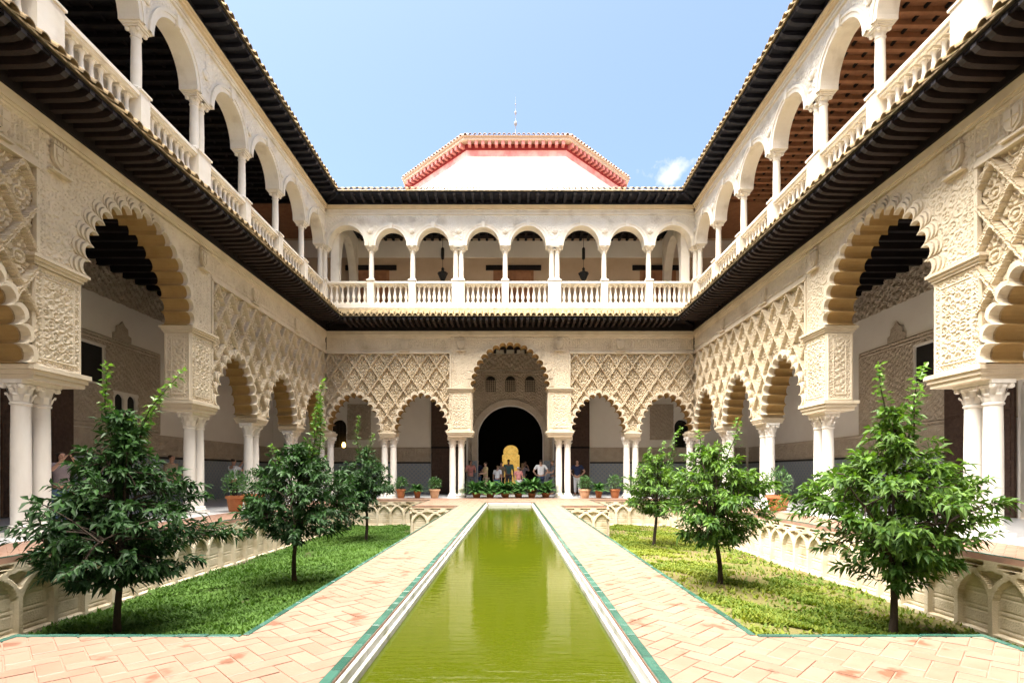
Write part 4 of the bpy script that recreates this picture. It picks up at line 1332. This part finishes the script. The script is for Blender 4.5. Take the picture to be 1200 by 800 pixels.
# ------------------------------------------------------------------ trees
def leaf_mesh(name, pos, dirs, nrm, L, Wd, rnd, droop):
    """arrays -> folded 4-triangle leaves"""
    n = len(pos)
    side = np.cross(dirs, nrm); side /= np.linalg.norm(side, axis=1, keepdims=True) + 1e-9
    up = np.cross(side, dirs)
    L = L[:, None]; Wd = Wd[:, None]
    base = pos; mid = pos + dirs * L * 0.48 - up * Wd * 0.12
    lf = pos + dirs * L * 0.45 + side * Wd * 0.5 + up * Wd * 0.14; rt = pos + dirs * L * 0.45 - side * Wd * 0.5 + up * Wd * 0.14
    tip = pos + dirs * L + np.array([0, 0, -1.0]) * (L * droop[:, None])
    V = np.stack([base, lf, rt, mid, tip], 1).reshape(-1, 3)
    o = (np.arange(n) * 5)[:, None]
    F = np.concatenate([o + np.array([[0, 2, 3]]), o + np.array([[0, 3, 1]]), o + np.array([[3, 2, 4]]), o + np.array([[1, 3, 4]])], 1).reshape(-1, 3)
    me = np_mesh(name, V, F, False)
    at = me.attributes.new('rnd', 'FLOAT', 'FACE')
    at.data.foreach_set('value', np.repeat(rnd, 4).astype(np.float32))
    return me


def nrmz(v):
    return v / (np.linalg.norm(v, axis=-1, keepdims=True) + 1e-9)


def citrus(x, y, label, seed, mleaf, prof, fork, trunk_r, shoots, n_twig, bend=0.05, lobes=()):
    """prof: [(height above bed, crown radius)], heights ascending; shoots: [(dx,dy,z_from,z_to,lean)]"""
    g = np.random.default_rng(seed)
    tr = T(empty('citrus_tree', (x, y, -1.02)), label, 'tree', 'citrus trees in the sunken beds')
    ph = g.uniform(0, 6.28)
    zz = np.linspace(0, fork, 7)
    tp = [(bend * math.sin(t * 2.2 + ph) - bend * math.sin(ph), bend * 0.6 * math.sin(t * 1.7 + ph * 2) - bend * 0.6 * math.sin(ph * 2), t) for t in zz]
    mb = MB(); mb.tube([(tp[0][0], tp[0][1], -0.05)] + tp[0:], [trunk_r * 1.5, trunk_r * 1.25] + [trunk_r * (1 - 0.06 * i) for i in range(6)], 9)
    top = Vector(tp[-1])
    mb.build('trunk', M['bark'], tr, smooth='auto')
    hz = np.array([p[0] for p in prof]); hr = np.array([p[1] for p in prof])
    H1 = hz[-1]
    limbs = MB(); pts_l = []
    nl = 11
    for i in range(nl):
        a = 2 * math.pi * i / nl + g.uniform(-.3, .3); zt = g.uniform(hz[0] + 0.25, H1 - 0.1); rr = np.interp(zt, hz, hr) * g.uniform(0.55, 0.85)
        if i == 0: zt, rr = H1 * 0.97, 0.05
        e = Vector((rr * math.cos(a), rr * math.sin(a), zt)) + Vector((top.x, top.y, 0))
        st = top * 1.0
        m1 = st.lerp(e, 0.45) + Vector((0, 0, 0.12)); 
        pts = [st - Vector((0, 0, 0.04)), st.lerp(m1, 0.5), m1, m1.lerp(e, 0.6) + Vector((0, 0, 0.03)), e]
        limbs.tube(pts, [trunk_r * 0.55, trunk_r * 0.42, trunk_r * 0.30, trunk_r * 0.20, trunk_r * 0.10], 6)
        pts_l += pts[1:]
    # twigs
    P, D, N_, Ln, Wd, Rn, Dr = [], [], [], [], [], [], []
    PL = np.array([tuple(p) for p in pts_l])
    cnt = 0; tries = 0
    clump = g.uniform(0, 6.28, 8)
    while cnt < n_twig and tries < n_twig * 12:
        tries += 1
        z = g.uniform(hz[0], H1); rmax = np.interp(z, hz, hr)
        a = g.uniform(0, 6.28)
        # uneven outline
        rmax *= 1 + 0.15 * math.sin(3 * a + clump[0] + 2.0 * z) + 0.17 * math.sin(4 * a + clump[1] - 7.5 * z) + 0.08 * math.sin(9 * a + 7 * z)
        fr = math.sqrt(g.uniform(0.12, 1.0))
        if g.uniform() > (rmax / hr.max()) ** 1.5 + 0.05: continue
        # gaps
        if math.sin(2.2 * a + clump[2] + 5.1 * z) * math.sin(6.3 * z + clump[3] + a) > 0.36 and fr > 0.45: continue
        e = np.array([top.x + fr * rmax * math.cos(a), top.y + fr * rmax * math.sin(a), z])
        out = np.array([math.cos(a), math.sin(a), g.uniform(-0.15, 0.55) + 0.5 * (z - hz.mean()) / (H1 - hz[0])]); out /= np.linalg.norm(out)
        tl = g.uniform(0.14, 0.42); sz = g.uniform(0.8, 1.2)
        s = e - out * tl
        j = np.argmin(np.linalg.norm(PL - s, axis=1))
        if cnt % 2 == 0:
            limbs.tube([tuple(PL[j]), tuple((PL[j] + s) / 2 + np.array([0, 0, 0.03])), tuple(s), tuple(e)], [0.011, 0.008, 0.006, 0.003], 4)
        nl_ = int(g.integers(9, 24))
        t = np.linspace(0.05, 1.0, nl_); az = np.arange(nl_) * 2.4 + g.uniform(0, 6)
        ax1 = np.cross(out, [0, 0, 1.0]); ax1 /= np.linalg.norm(ax1) + 1e-9; ax2 = np.cross(ax1, out)
        rad = np.cos(az)[:, None] * ax1 + np.sin(az)[:, None] * ax2
        dd = nrmz(out[None] * (0.55 + 0.5 * t[:, None]) + rad * (1.0 - 0.35 * t[:, None]) + np.array([0, 0, -0.30]) + g.normal(0, 0.30, (nl_, 3)))
        P.append(s[None] + out[None] * (tl * t[:, None])); D.append(dd)
        N_.append(nrmz(np.array([0, 0, 1.0]) + 0.45 * out[None] + g.normal(0, 0.34, (nl_, 3))))
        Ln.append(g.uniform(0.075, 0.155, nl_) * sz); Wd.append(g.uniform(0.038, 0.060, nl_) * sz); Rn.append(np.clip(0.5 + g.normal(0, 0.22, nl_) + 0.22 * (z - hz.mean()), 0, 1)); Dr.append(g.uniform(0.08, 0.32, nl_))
        cnt += 1
    me = leaf_mesh('crown', np.concatenate(P), np.concatenate(D), np.concatenate(N_), np.concatenate(Ln), np.concatenate(Wd), np.concatenate(Rn), np.concatenate(Dr))
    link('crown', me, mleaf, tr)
    # vigorous young shoots
    for dx, dy, z0, z1, lx in shoots:
        n = int((z1 - z0) / 0.011)
        t = np.linspace(0, 1, n)
        px = top.x + dx + lx * t ** 1.3 + 0.04 * np.sin(6 * t + seed); py = top.y + dy + 0.03 * np.cos(5 * t); pz = z0 + (z1 - z0) * t
        limbs.tube([(px[k], py[k], pz[k]) for k in np.linspace(0, n - 1, 7).astype(int)], [0.014, 0.012, 0.010, 0.008, 0.007, 0.005, 0.003], 5)
        az = np.arange(n) * 2.4
        dd = nrmz(np.stack([np.cos(az), np.sin(az), g.uniform(-0.3, 0.9, n)], -1) + g.normal(0, 0.25, (n, 3)))
        me = leaf_mesh('young_shoot', np.stack([px, py, pz], -1) + g.normal(0, 1, (n, 3)) * (0.055 * (1 - t) + 0.008)[:, None], dd, nrmz(np.array([0, 0, 1.0]) + g.normal(0, 0.4, (n, 3))),
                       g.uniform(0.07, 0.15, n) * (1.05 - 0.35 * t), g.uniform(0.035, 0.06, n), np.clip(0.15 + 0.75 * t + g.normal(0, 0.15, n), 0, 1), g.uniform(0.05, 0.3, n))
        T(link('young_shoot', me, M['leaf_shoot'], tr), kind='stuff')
    limbs.build('limbs', M['bark'], tr)
    return tr


citrus(-4.92, 6.62, 'largest dark green citrus tree on the lush lawn, dense skirted crown and two tall shoots', 21, M['leaf_shade'],
       [(0.66, 0.50), (0.85, 0.90), (1.15, 1.05), (1.5, 1.04), (1.8, 0.90), (2.0, 0.58), (2.3, 0.36), (2.6, 0.26), (2.9, 0.12)], 0.95, 0.042,
       [(-0.12, 0, 2.3, 3.42, -0.12), (0.12, 0.05, 2.3, 3.36, 0.58), (0.05, 0.2, 2.2, 3.0, 0.25)], 470)
citrus(4.90, 6.62, 'largest light green citrus tree on the yellowing lawn, broad layered crown with upright shoots', 32, M['leaf_light'],
       [(0.60, 0.40), (0.9, 0.55), (1.1, 0.70), (1.4, 1.02), (1.7, 1.14), (2.0, 1.0), (2.2, 0.60), (2.5, 0.34), (2.9, 0.14)], 0.95, 0.045,
       [(-0.08, 0, 2.5, 3.42, -0.08), (0.22, 0.05, 2.4, 3.42, 0.22), (0.15, -0.1, 2.3, 3.1, 0.12)], 480)
citrus(-3.86, 9.5, 'dark green citrus tree with a leafy vertical leader, second along the lush lawn', 43, M['leaf_shade'],
       [(0.85, 0.45), (1.0, 0.85), (1.35, 1.08), (1.7, 1.02), (2.05, 0.78), (2.35, 0.42), (2.6, 0.2)], 1.05, 0.042,
       [(0.22, 0, 2.1, 3.70, 0.28), (0.30, 0.1, 2.1, 3.4, 0.12), (0.22, -.08, 2.0, 3.2, 0.2), (-0.4, 0.1, 2.0, 2.55, -0.08)], 380, 0.09)
citrus(3.86, 9.5, 'light green citrus tree with a crooked trunk and lopsided crown, second along the yellowing lawn', 54, M['leaf_light'],
       [(0.75, 0.40), (1.0, 0.72), (1.35, 0.92), (1.75, 0.98), (2.1, 0.75), (2.4, 0.42), (2.6, 0.25)], 1.05, 0.045,
       [(0.28, 0, 2.2, 3.02, 0.15), (-0.25, 0.1, 2.1, 2.8, 0.02)], 380, 0.10)
citrus(-4.28, 15.6, 'small dark green citrus tree at the end of the lush lawn', 65, M['leaf_shade'],
       [(0.95, 0.40), (1.15, 0.82), (1.6, 1.0), (2.1, 0.80), (2.5, 0.45), (2.8, 0.2)], 1.2, 0.045,
       [(-0.2, 0, 2.5, 3.75, -0.05), (0.1, 0, 2.3, 3.2, 0.1)], 270)
citrus(3.98, 14.4, 'small light green citrus tree at the end of the yellowing lawn', 76, M['leaf_light'],
       [(0.85, 0.35), (1.1, 0.75), (1.5, 0.98), (1.9, 0.82), (2.3, 0.5), (2.6, 0.3)], 1.15, 0.045,
       [(0.3, 0, 2.2, 3.3, 0.35), (-0.2, 0, 2.2, 2.75, 0.0), (0.1, 0, 2.2, 2.9, 0.1)], 270)


# ------------------------------------------------------------------ potted plants
def pot_plant(x, y, label, seed, style, r=0.19, h=0.32, m=None, group='potted plants along the end arcade', fh=0.7):
    g = np.random.default_rng(seed)
    p = T(empty('potted_plant', (x, y, 0.002)), label, 'plant', group)
    mb = MB()
    mb.lathe([(r * 0.62, 0), (r * 0.70, 0.02), (r * 0.92, h * 0.8), (r * 1.06, h * 0.82), (r * 1.08, h), (r * 0.95, h), (r * 0.92, h * 0.9)], 18)
    pt = mb.build('pot', m or M['pot'], p, smooth='auto')
    mb = MB(); mb.lathe([(r * 0.93, h * 0.86), (r * 0.5, h * 0.92), (0.02, h * 0.93)], 14); mb.build('soil', M['bark'], pt)
    V, F, Rn = [], [], []
    if style == 'strap':
        n = 150
        for i in range(n):
            a = g.uniform(0, 6.28); L = g.uniform(0.45, 0.8) * fh / 0.7; w = g.uniform(0.03, 0.055) * (fh / 0.7) ** 0.5; up = g.uniform(0.25, 1.05)
            r0 = g.uniform(0, r * 0.6); k = 6
            d = np.array([math.cos(a), math.sin(a), 0]); sd = np.array([-d[1], d[0], 0])
            o = len(V)
            for j in range(k + 1):
                t = j / k
                q = d * (r0 + L * 0.75 * t ** 1.25 / (0.6 + up)) + np.array([0, 0, h * 0.9 + L * up * (t - 0.62 * t * t * (1.2 / (0.4 + up)))])
                ww = w * math.sin(math.pi * (0.12 + 0.86 * t)) ** 0.7
                V += [q + sd * ww, q - sd * ww]
            F += [(o + 2 * j, o + 2 * j + 1, o + 2 * j + 3, o + 2 * j + 2) for j in range(k)]
            Rn += [float(np.clip(g.normal(0.5, 0.28), 0, 1))] * k
        me = np_mesh('foliage', np.array(V), np.array(F), True)
        me.attributes.new('rnd', 'FLOAT', 'FACE').data.foreach_set('value', Rn)
    else:
        n = 420
        th = g.uniform(0, 6.28, n); ph = np.arccos(g.uniform(-0.5, 1, n)); rr = g.uniform(0.35, 1.0, n) ** 0.6
        R_ = fh * 0.5
        pos = np.stack([rr * R_ * 0.8 * np.sin(ph) * np.cos(th), rr * R_ * 0.8 * np.sin(ph) * np.sin(th), h * 0.9 + R_ * 0.75 + rr * R_ * np.cos(ph)], -1)
        pos *= (1 + 0.15 * np.sin(3 * th + seed))[:, None] * np.array([1, 1, 0]) + np.array([0, 0, 1])
        dd = nrmz(pos - np.array([0, 0, h + R_ * 0.4]) + g.normal(0, 0.15, (n, 3)))
        me = leaf_mesh('foliage', pos, dd, nrmz(np.array([0, 0, 1.0]) + g.normal(0, 0.4, (n, 3))), g.uniform(0.06, 0.13, n), g.uniform(0.025, 0.05, n), np.clip(g.normal(0.5, 0.25, n), 0, 1), g.uniform(0, 0.3, n))
    link('foliage', me, M['leaf_pot'], p)
    mb = MB()
    for i in range(5):
        a = i * 1.26; mb.tube([(0.03 * math.cos(a), 0.03 * math.sin(a), h * 0.85), (0.07 * math.cos(a), 0.07 * math.sin(a), h + 0.18)], 0.008, 4)
    mb.build('stems', M['bark'], p)
    return p


row = ['big bushy strap-leaved plant beside the portal column towards the lush lawn', 'arching strap-leaved plant second along the row from the lush lawn side',
       'spreading strap-leaved plant just short of the middle of the portal row', 'strap-leaved plant just past the middle of the portal row',
       'upright strap-leaved plant in the tallest orange pot of the portal row', 'big bushy strap-leaved plant beside the portal column towards the yellowing lawn']
for i, x in enumerate((-1.48, -0.92, -0.30, 0.25, 0.80, 1.38)):
    pot_plant(x + 0.1, 21.58 + (0.10 if i % 2 else 0), row[i], 100 + i, 'strap', 0.19, 0.20 if i != 4 else 0.34, None, 'plants filling the central arch', 1.05)
pot_plant(-4.45, 21.35, 'low plant in orange terracotta pot beside the end arcade columns on the lush lawn side', 201, 'bush', 0.19, 0.36, None, fh=0.62)
pot_plant(-3.78, 21.35, 'dark glossy plant in small red pot, middle of three on the lush lawn side', 202, 'strap', 0.15, 0.28, None, fh=0.66)
pot_plant(-3.08, 21.35, 'plant in pale square-shouldered pot next to the portal columns, lush lawn side', 203, 'bush', 0.22, 0.36, M['pot_pale'], fh=0.6)
pot_plant(3.05, 21.35, 'plant in pale terracotta pot next to the portal columns, yellowing lawn side', 204, 'bush', 0.24, 0.36, M['pot_pale'], fh=0.68)
pot_plant(3.62, 21.35, 'glossy strap-leaved plant in small pot, middle of three on the yellowing lawn side', 205, 'strap', 0.16, 0.32, None, fh=0.7)
pot_plant(4.28, 21.35, 'plant in orange terracotta pot beside the end arcade columns on the yellowing lawn side', 206, 'bush', 0.21, 0.36, None, fh=0.72)
sg = 'potted plants along the side arcades'
pot_plant(-7.25, 12.95 - 0.75 + 1.65, 'plant in orange pot beside the pier of the dark gallery arcade', 301, 'bush', 0.22, 0.42, None, sg, 0.8)
pot_plant(-7.3, 14.9, 'bushy plant in wide orange pot by the double columns of the dark gallery arcade', 302, 'bush', 0.28, 0.42, None, sg, 0.85)
pot_plant(7.3, 14.2, 'plant in wide orange pot beside the arcade next to the yellowing lawn', 303, 'bush', 0.30, 0.42, None, sg, 0.9)

# ------------------------------------------------------------------ lanterns
for x, lb in ((-3.02, 'black iron lantern hanging in the ochre upper gallery between first and second door'), (3.28, 'black iron lantern hanging in the ochre upper gallery between second and third door')):
    Ln_ = T(empty('hanging_lantern', (x, 23.4, 9.55)), lb, 'lantern', 'upper gallery lanterns'); Ln_.scale = (0.78, 0.78, 1.0)
    mb = MB(); mb.lathe([(0.02, 0.0), (0.06, 0.04), (0.14, 0.10), (0.25, 0.30), (0.30, 0.36), (0.30, 0.40), (0.12, 0.46), (0.07, 0.55), (0.09, 0.60), (0.03, 0.66)], 8); mb.build('lamp_bowl', M['iron'], Ln_)
    mb = MB()
    mb.tube([(0, 0, 0.64), (0, 0, 1.0)], 0.012, 5); mb.lathe([(0.03, 1.0), (0.09, 1.04), (0.09, 1.5), (0.03, 1.56)], 10); mb.tube([(0, 0, 1.55), (0, 0, 2.38)], 0.014, 5)
    mb.build('chain', M['iron'], Ln_)
Lw = T(empty('wall_lamp', (-8.12, 25.50, 2.25)), 'small lit amber lamp in the dark arched window of the end gallery', 'lamp')
mb = MB(); mb.lathe([(0.02, 0), (0.07, 0.04), (0.09, 0.14), (0.06, 0.24), (0.02, 0.27)], 10); mb.build('lamp_shade', M['lamp_glow'], Lw, smooth='auto')
mb = MB(); mb.lathe([(0.03, 0.27), (0.05, 0.30), (0.02, 0.36)], 10); mb.tube([(0, 0, 0.35), (0, 0, 1.15)], 0.01, 5); mb.build('lamp_hanger', M['iron'], Lw)


# ------------------------------------------------------------------ people
def skin_mesh(name, verts, edges, radii, root=0, sub=2):
    me = bpy.data.meshes.new(name)
    me.from_pydata(verts, edges, [])
    o = bpy.data.objects.new(name, me); COL.objects.link(o)
    md = o.modifiers.new('skin', 'SKIN'); md.use_smooth_shade = True
    for i, r in enumerate(radii):
        sv = me.skin_vertices[0].data[i]
        sv.radius = r if hasattr(r, '__len__') else (r, r); sv.use_root = (i == root)
    sb = o.modifiers.new('sub', 'SUBSURF'); sb.levels = sub; sb.render_levels = sub
    dg = bpy.context.evaluated_depsgraph_get()
    res = bpy.data.meshes.new_from_object(o.evaluated_get(dg))
    bpy.data.objects.remove(o); bpy.data.meshes.remove(me)
    res.name = name
    return res


def person(loc, rz, label, shirt, trousers, hair, height=1.68, arms='down', lean=0.0, hat=None, long_hair=False, skirt=False):
    k = height / 1.70
    sh = lambda p: (p[0] * k, (p[1] - lean * max(0, p[2] - 0.9)) * k, p[2] * k)
    V, E, Rr = [], [], []

    def add(p, r, prev=None):
        V.append(sh(p)); Rr.append(tuple(x * k for x in r) if hasattr(r, '__len__') else r * k)
        if prev is not None: E.append((prev, len(V) - 1))
        return len(V) - 1
    # facing -y
    pel = add((0, 0, 0.92), (0.15, 0.11))
    ab = add((0, 0, 1.08), (0.135, 0.10), pel); ch = add((0, 0, 1.26), (0.155, 0.105), ab); up = add((0, 0.01, 1.39), (0.13, 0.085), ch)
    nk = add((0, 0.005, 1.47), 0.05, up); nk2 = add((0, -0.005, 1.52), 0.05, nk)
    h1 = add((0, -0.015, 1.57), (0.066, 0.075), nk2); h2 = add((0, -0.01, 1.63), (0.076, 0.092), h1); h3 = add((0, 0.0, 1.685), (0.06, 0.07), h2)
    nose = add((0, -0.105, 1.605), 0.012, h2)
    hands = {}
    for s in (-1, 1):
        if arms == 'down': el, wr, hd = (s * 0.25, 0.02, 1.12), (s * 0.26, -0.05, 0.88), (s * 0.26, -0.08, 0.79)
        elif arms == 'photo': el, wr, hd = (s * 0.26, -0.22, 1.28), (s * 0.12, -0.36, 1.50), (s * 0.07, -0.38, 1.57)
        elif arms == 'hips': el, wr, hd = (s * 0.36, 0.06, 1.14), (s * 0.22, -0.06, 0.98), (s * 0.17, -0.09, 0.95)
        else: el, wr, hd = (s * 0.27, -0.05, 1.13), (s * 0.16, -0.26, 1.10), (s * 0.10, -0.31, 1.12)
        sd = add((s * 0.185, 0.01, 1.40), 0.062, up); e = add(el, 0.043, sd); w = add(wr, 0.030, e)
        pm = add(hd, (0.032, 0.018), w)
        d = Vector(hd) - Vector(wr); d.normalize(); sid = Vector((0, 1, 0)) if abs(d.y) < 0.7 else Vector((1, 0, 0)); sid = (sid - d * sid.dot(d)).normalized()
        for q in range(4):
            b = Vector(hd) + d * 0.035 + sid * (0.027 - 0.018 * q); c = b + d * (0.05 + 0.012 * (q in (1, 2))) - Vector((0, 0.01, 0))
            f = add(tuple(b), 0.009, pm); add(tuple(c), 0.008, f)
        b = Vector(hd) + sid * 0.038 + d * 0.01; f = add(tuple(b), 0.010, pm); add(tuple(b + sid * 0.018 + d * 0.035), 0.009, f)
        hp = add((s * 0.09, 0, 0.86), 0.092, pel); kn = add((s * 0.10, -0.015, 0.49), 0.058, hp); an = add((s * 0.10, 0.02, 0.09), 0.038, kn)
        hl = add((s * 0.10, 0.0, 0.045), 0.036, an); add((s * 0.115, -0.15, 0.035), (0.038, 0.026), hl)
    me = skin_mesh('person', V, E, Rr)
    o = link('person', me, M['skin'], None, loc, rz)
    T(o, label, 'person', 'visitors in the courtyard')
    z0 = min(v.co.z for v in me.vertices); o.location.z = loc[2] - z0
    # clothes
    V, E, Rr = [], [], []
    ab = add((0, 0, 0.90), (0.172, 0.132)); b_ = add((0, 0, 1.08), (0.158, 0.122), ab); ch = add((0, 0, 1.26), (0.172, 0.122), b_); up = add((0, 0.01, 1.40), (0.142, 0.098), ch); add((0, 0.005, 1.455), 0.068, up)
    for s in (-1, 1):
        el = {'down': (s * 0.235, 0.02, 1.18), 'photo': (s * 0.245, -0.16, 1.31), 'hips': (s * 0.31, 0.05, 1.22)}.get(arms, (s * 0.25, -0.03, 1.20))
        sd = add((s * 0.19, 0.01, 1.405), 0.074, up); add(el, 0.062, sd)
    c = link('shirt', skin_mesh('shirt', V, E, Rr), shirt, o)
    V, E, Rr = [], [], []
    pl = add((0, 0, 0.93), (0.165, 0.125)); 
    for s in (-1, 1):
        hp = add((s * 0.09, 0, 0.84), 0.108, pl); kn = add((s * 0.10, -0.012, 0.49), 0.078, hp)
        add((s * 0.10, 0.015, 0.12), 0.062, kn)
    link('trousers', skin_mesh('trousers', V, E, Rr), trousers, o)
    # hair cap
    V, E, Rr = [], [], []
    a1 = add((0, 0.03, 1.60), (0.078, 0.078)); a2 = add((0, 0.018, 1.66), (0.086, 0.093), a1); add((0, 0.005, 1.71), (0.062, 0.07), a2)
    if long_hair: d1 = add((0, 0.07, 1.50), (0.075, 0.05), a1); add((0, 0.085, 1.36), (0.06, 0.035), d1)
    link('hair', skin_mesh('hair', V, E, Rr), hat or hair, o)
    # facial features as small shapes
    mb = MB()
    for s in (-1, 1):
        mb.lathe([(0.004, -0.010), (0.010, 0), (0.004, 0.010)], 8, (0, 0))
        n = 26
    ey = MB()
    for s in (-1, 1):
        c0 = Vector(sh((s * 0.030, -0.094, 1.625)))
        ey.box(c0.x - 0.011, c0.x + 0.011, c0.y - 0.006, c0.y + 0.01, c0.z - 0.005, c0.z + 0.005)
    c0 = Vector(sh((0, -0.088, 1.565))); ey.box(c0.x - 0.022, c0.x + 0.022, c0.y - 0.006, c0.y + 0.01, c0.z - 0.004, c0.z + 0.004)
    ey.build('face_features', M['hair'], o)
    return o


CW = {n: cloth(n, c) for n, c in dict(white_cotton=(0.78, 0.78, 0.82), pink_cotton=(0.72, 0.30, 0.28), tan_cotton=(0.50, 0.40, 0.22), teal_cotton=(0.20, 0.40, 0.38),
                                      navy_cotton=(0.03, 0.04, 0.09), grey_cotton=(0.22, 0.23, 0.25), black_cotton=(0.02, 0.02, 0.025), khaki=(0.35, 0.28, 0.19), denim=(0.09, 0.14, 0.26),
                                      floral=(0.26, 0.21, 0.22)).items()}
c_ = CW
hd, hf = M['hair'], M['hair_fair']
person((-2.02 + .1, 25.0, 0), R(30), 'person in coral pink top with dark hair, beside the portal jamb', c_['pink_cotton'], c_['grey_cotton'], hd, 1.62, 'front', 0.1, long_hair=True)
person((-1.15, 24.3, 0), R(-70), 'person in tan shirt standing in the portal', c_['tan_cotton'], c_['khaki'], hd, 1.52, 'front')
person((-0.62, 24.6, 0), R(160), 'short person in white shirt bending beside the teal shirt', c_['white_cotton'], c_['denim'], hf, 1.36, 'down', 0.15)
person((-0.10, 27.3, 0), R(180), 'person in teal shirt in front of the golden doorway', c_['teal_cotton'], c_['grey_cotton'], hd, 1.72, 'down')
person((0.38, 24.3, 0), R(190), 'short person in pink shirt and pale hat in the portal', c_['pink_cotton'], c_['white_cotton'], hd, 1.30, 'down', 0.1, hat=c_['white_cotton'])
person((1.42, 24.4, 0), R(180), 'person in loose white shirt seen from behind in the portal', c_['white_cotton'], c_['navy_cotton'], hd, 1.64, 'hips')
person((0.80, 29.5, 0), R(70), 'person in black with fair skin deep in the portal', c_['black_cotton'], c_['black_cotton'], hd, 1.70, 'down')
person((2.0, 24.9, 0), R(-75), 'person in grey top half hidden beside the white shirt', c_['grey_cotton'], c_['grey_cotton'], hf, 1.60, 'front')
person((3.10, 24.2, 0), R(-15), 'person in dark cap and navy top with white trousers by the folded door leaf', c_['navy_cotton'], c_['white_cotton'], hd, 1.62, 'hips', hat=c_['black_cotton'])
person((-8.62, 10.1, 0), R(60), 'person raising a camera behind the large tree in the dark gallery arcade', c_['floral'], c_['denim'], hd, 1.42, 'photo', long_hair=True)
person((-9.10, 14.1, 0), R(80), 'person with dark hair mostly hidden beside the pier of the dark gallery arcade', c_['khaki'], c_['grey_cotton'], hd, 1.50, 'front')
person((-8.55, 16.2, 0), R(150), 'person in white shirt and dark trousers by the double columns of the side arcade', c_['white_cotton'], c_['black_cotton'], hd, 1.45, 'photo')
person((-1.66, 26.3, 0), R(15), 'person in navy top with fair hair behind the coral pink top', c_['navy_cotton'], c_['denim'], hf, 1.66, 'front', long_hair=True)
person((-0.45, 26.2, 0), R(200), 'person in khaki shirt standing behind the short white shirt', c_['khaki'], c_['black_cotton'], hd, 1.58, 'down')
person((0.62, 25.7, 0), R(150), 'person in floral top beside the pale hat', c_['floral'], c_['denim'], hf, 1.50, 'photo', long_hair=True)
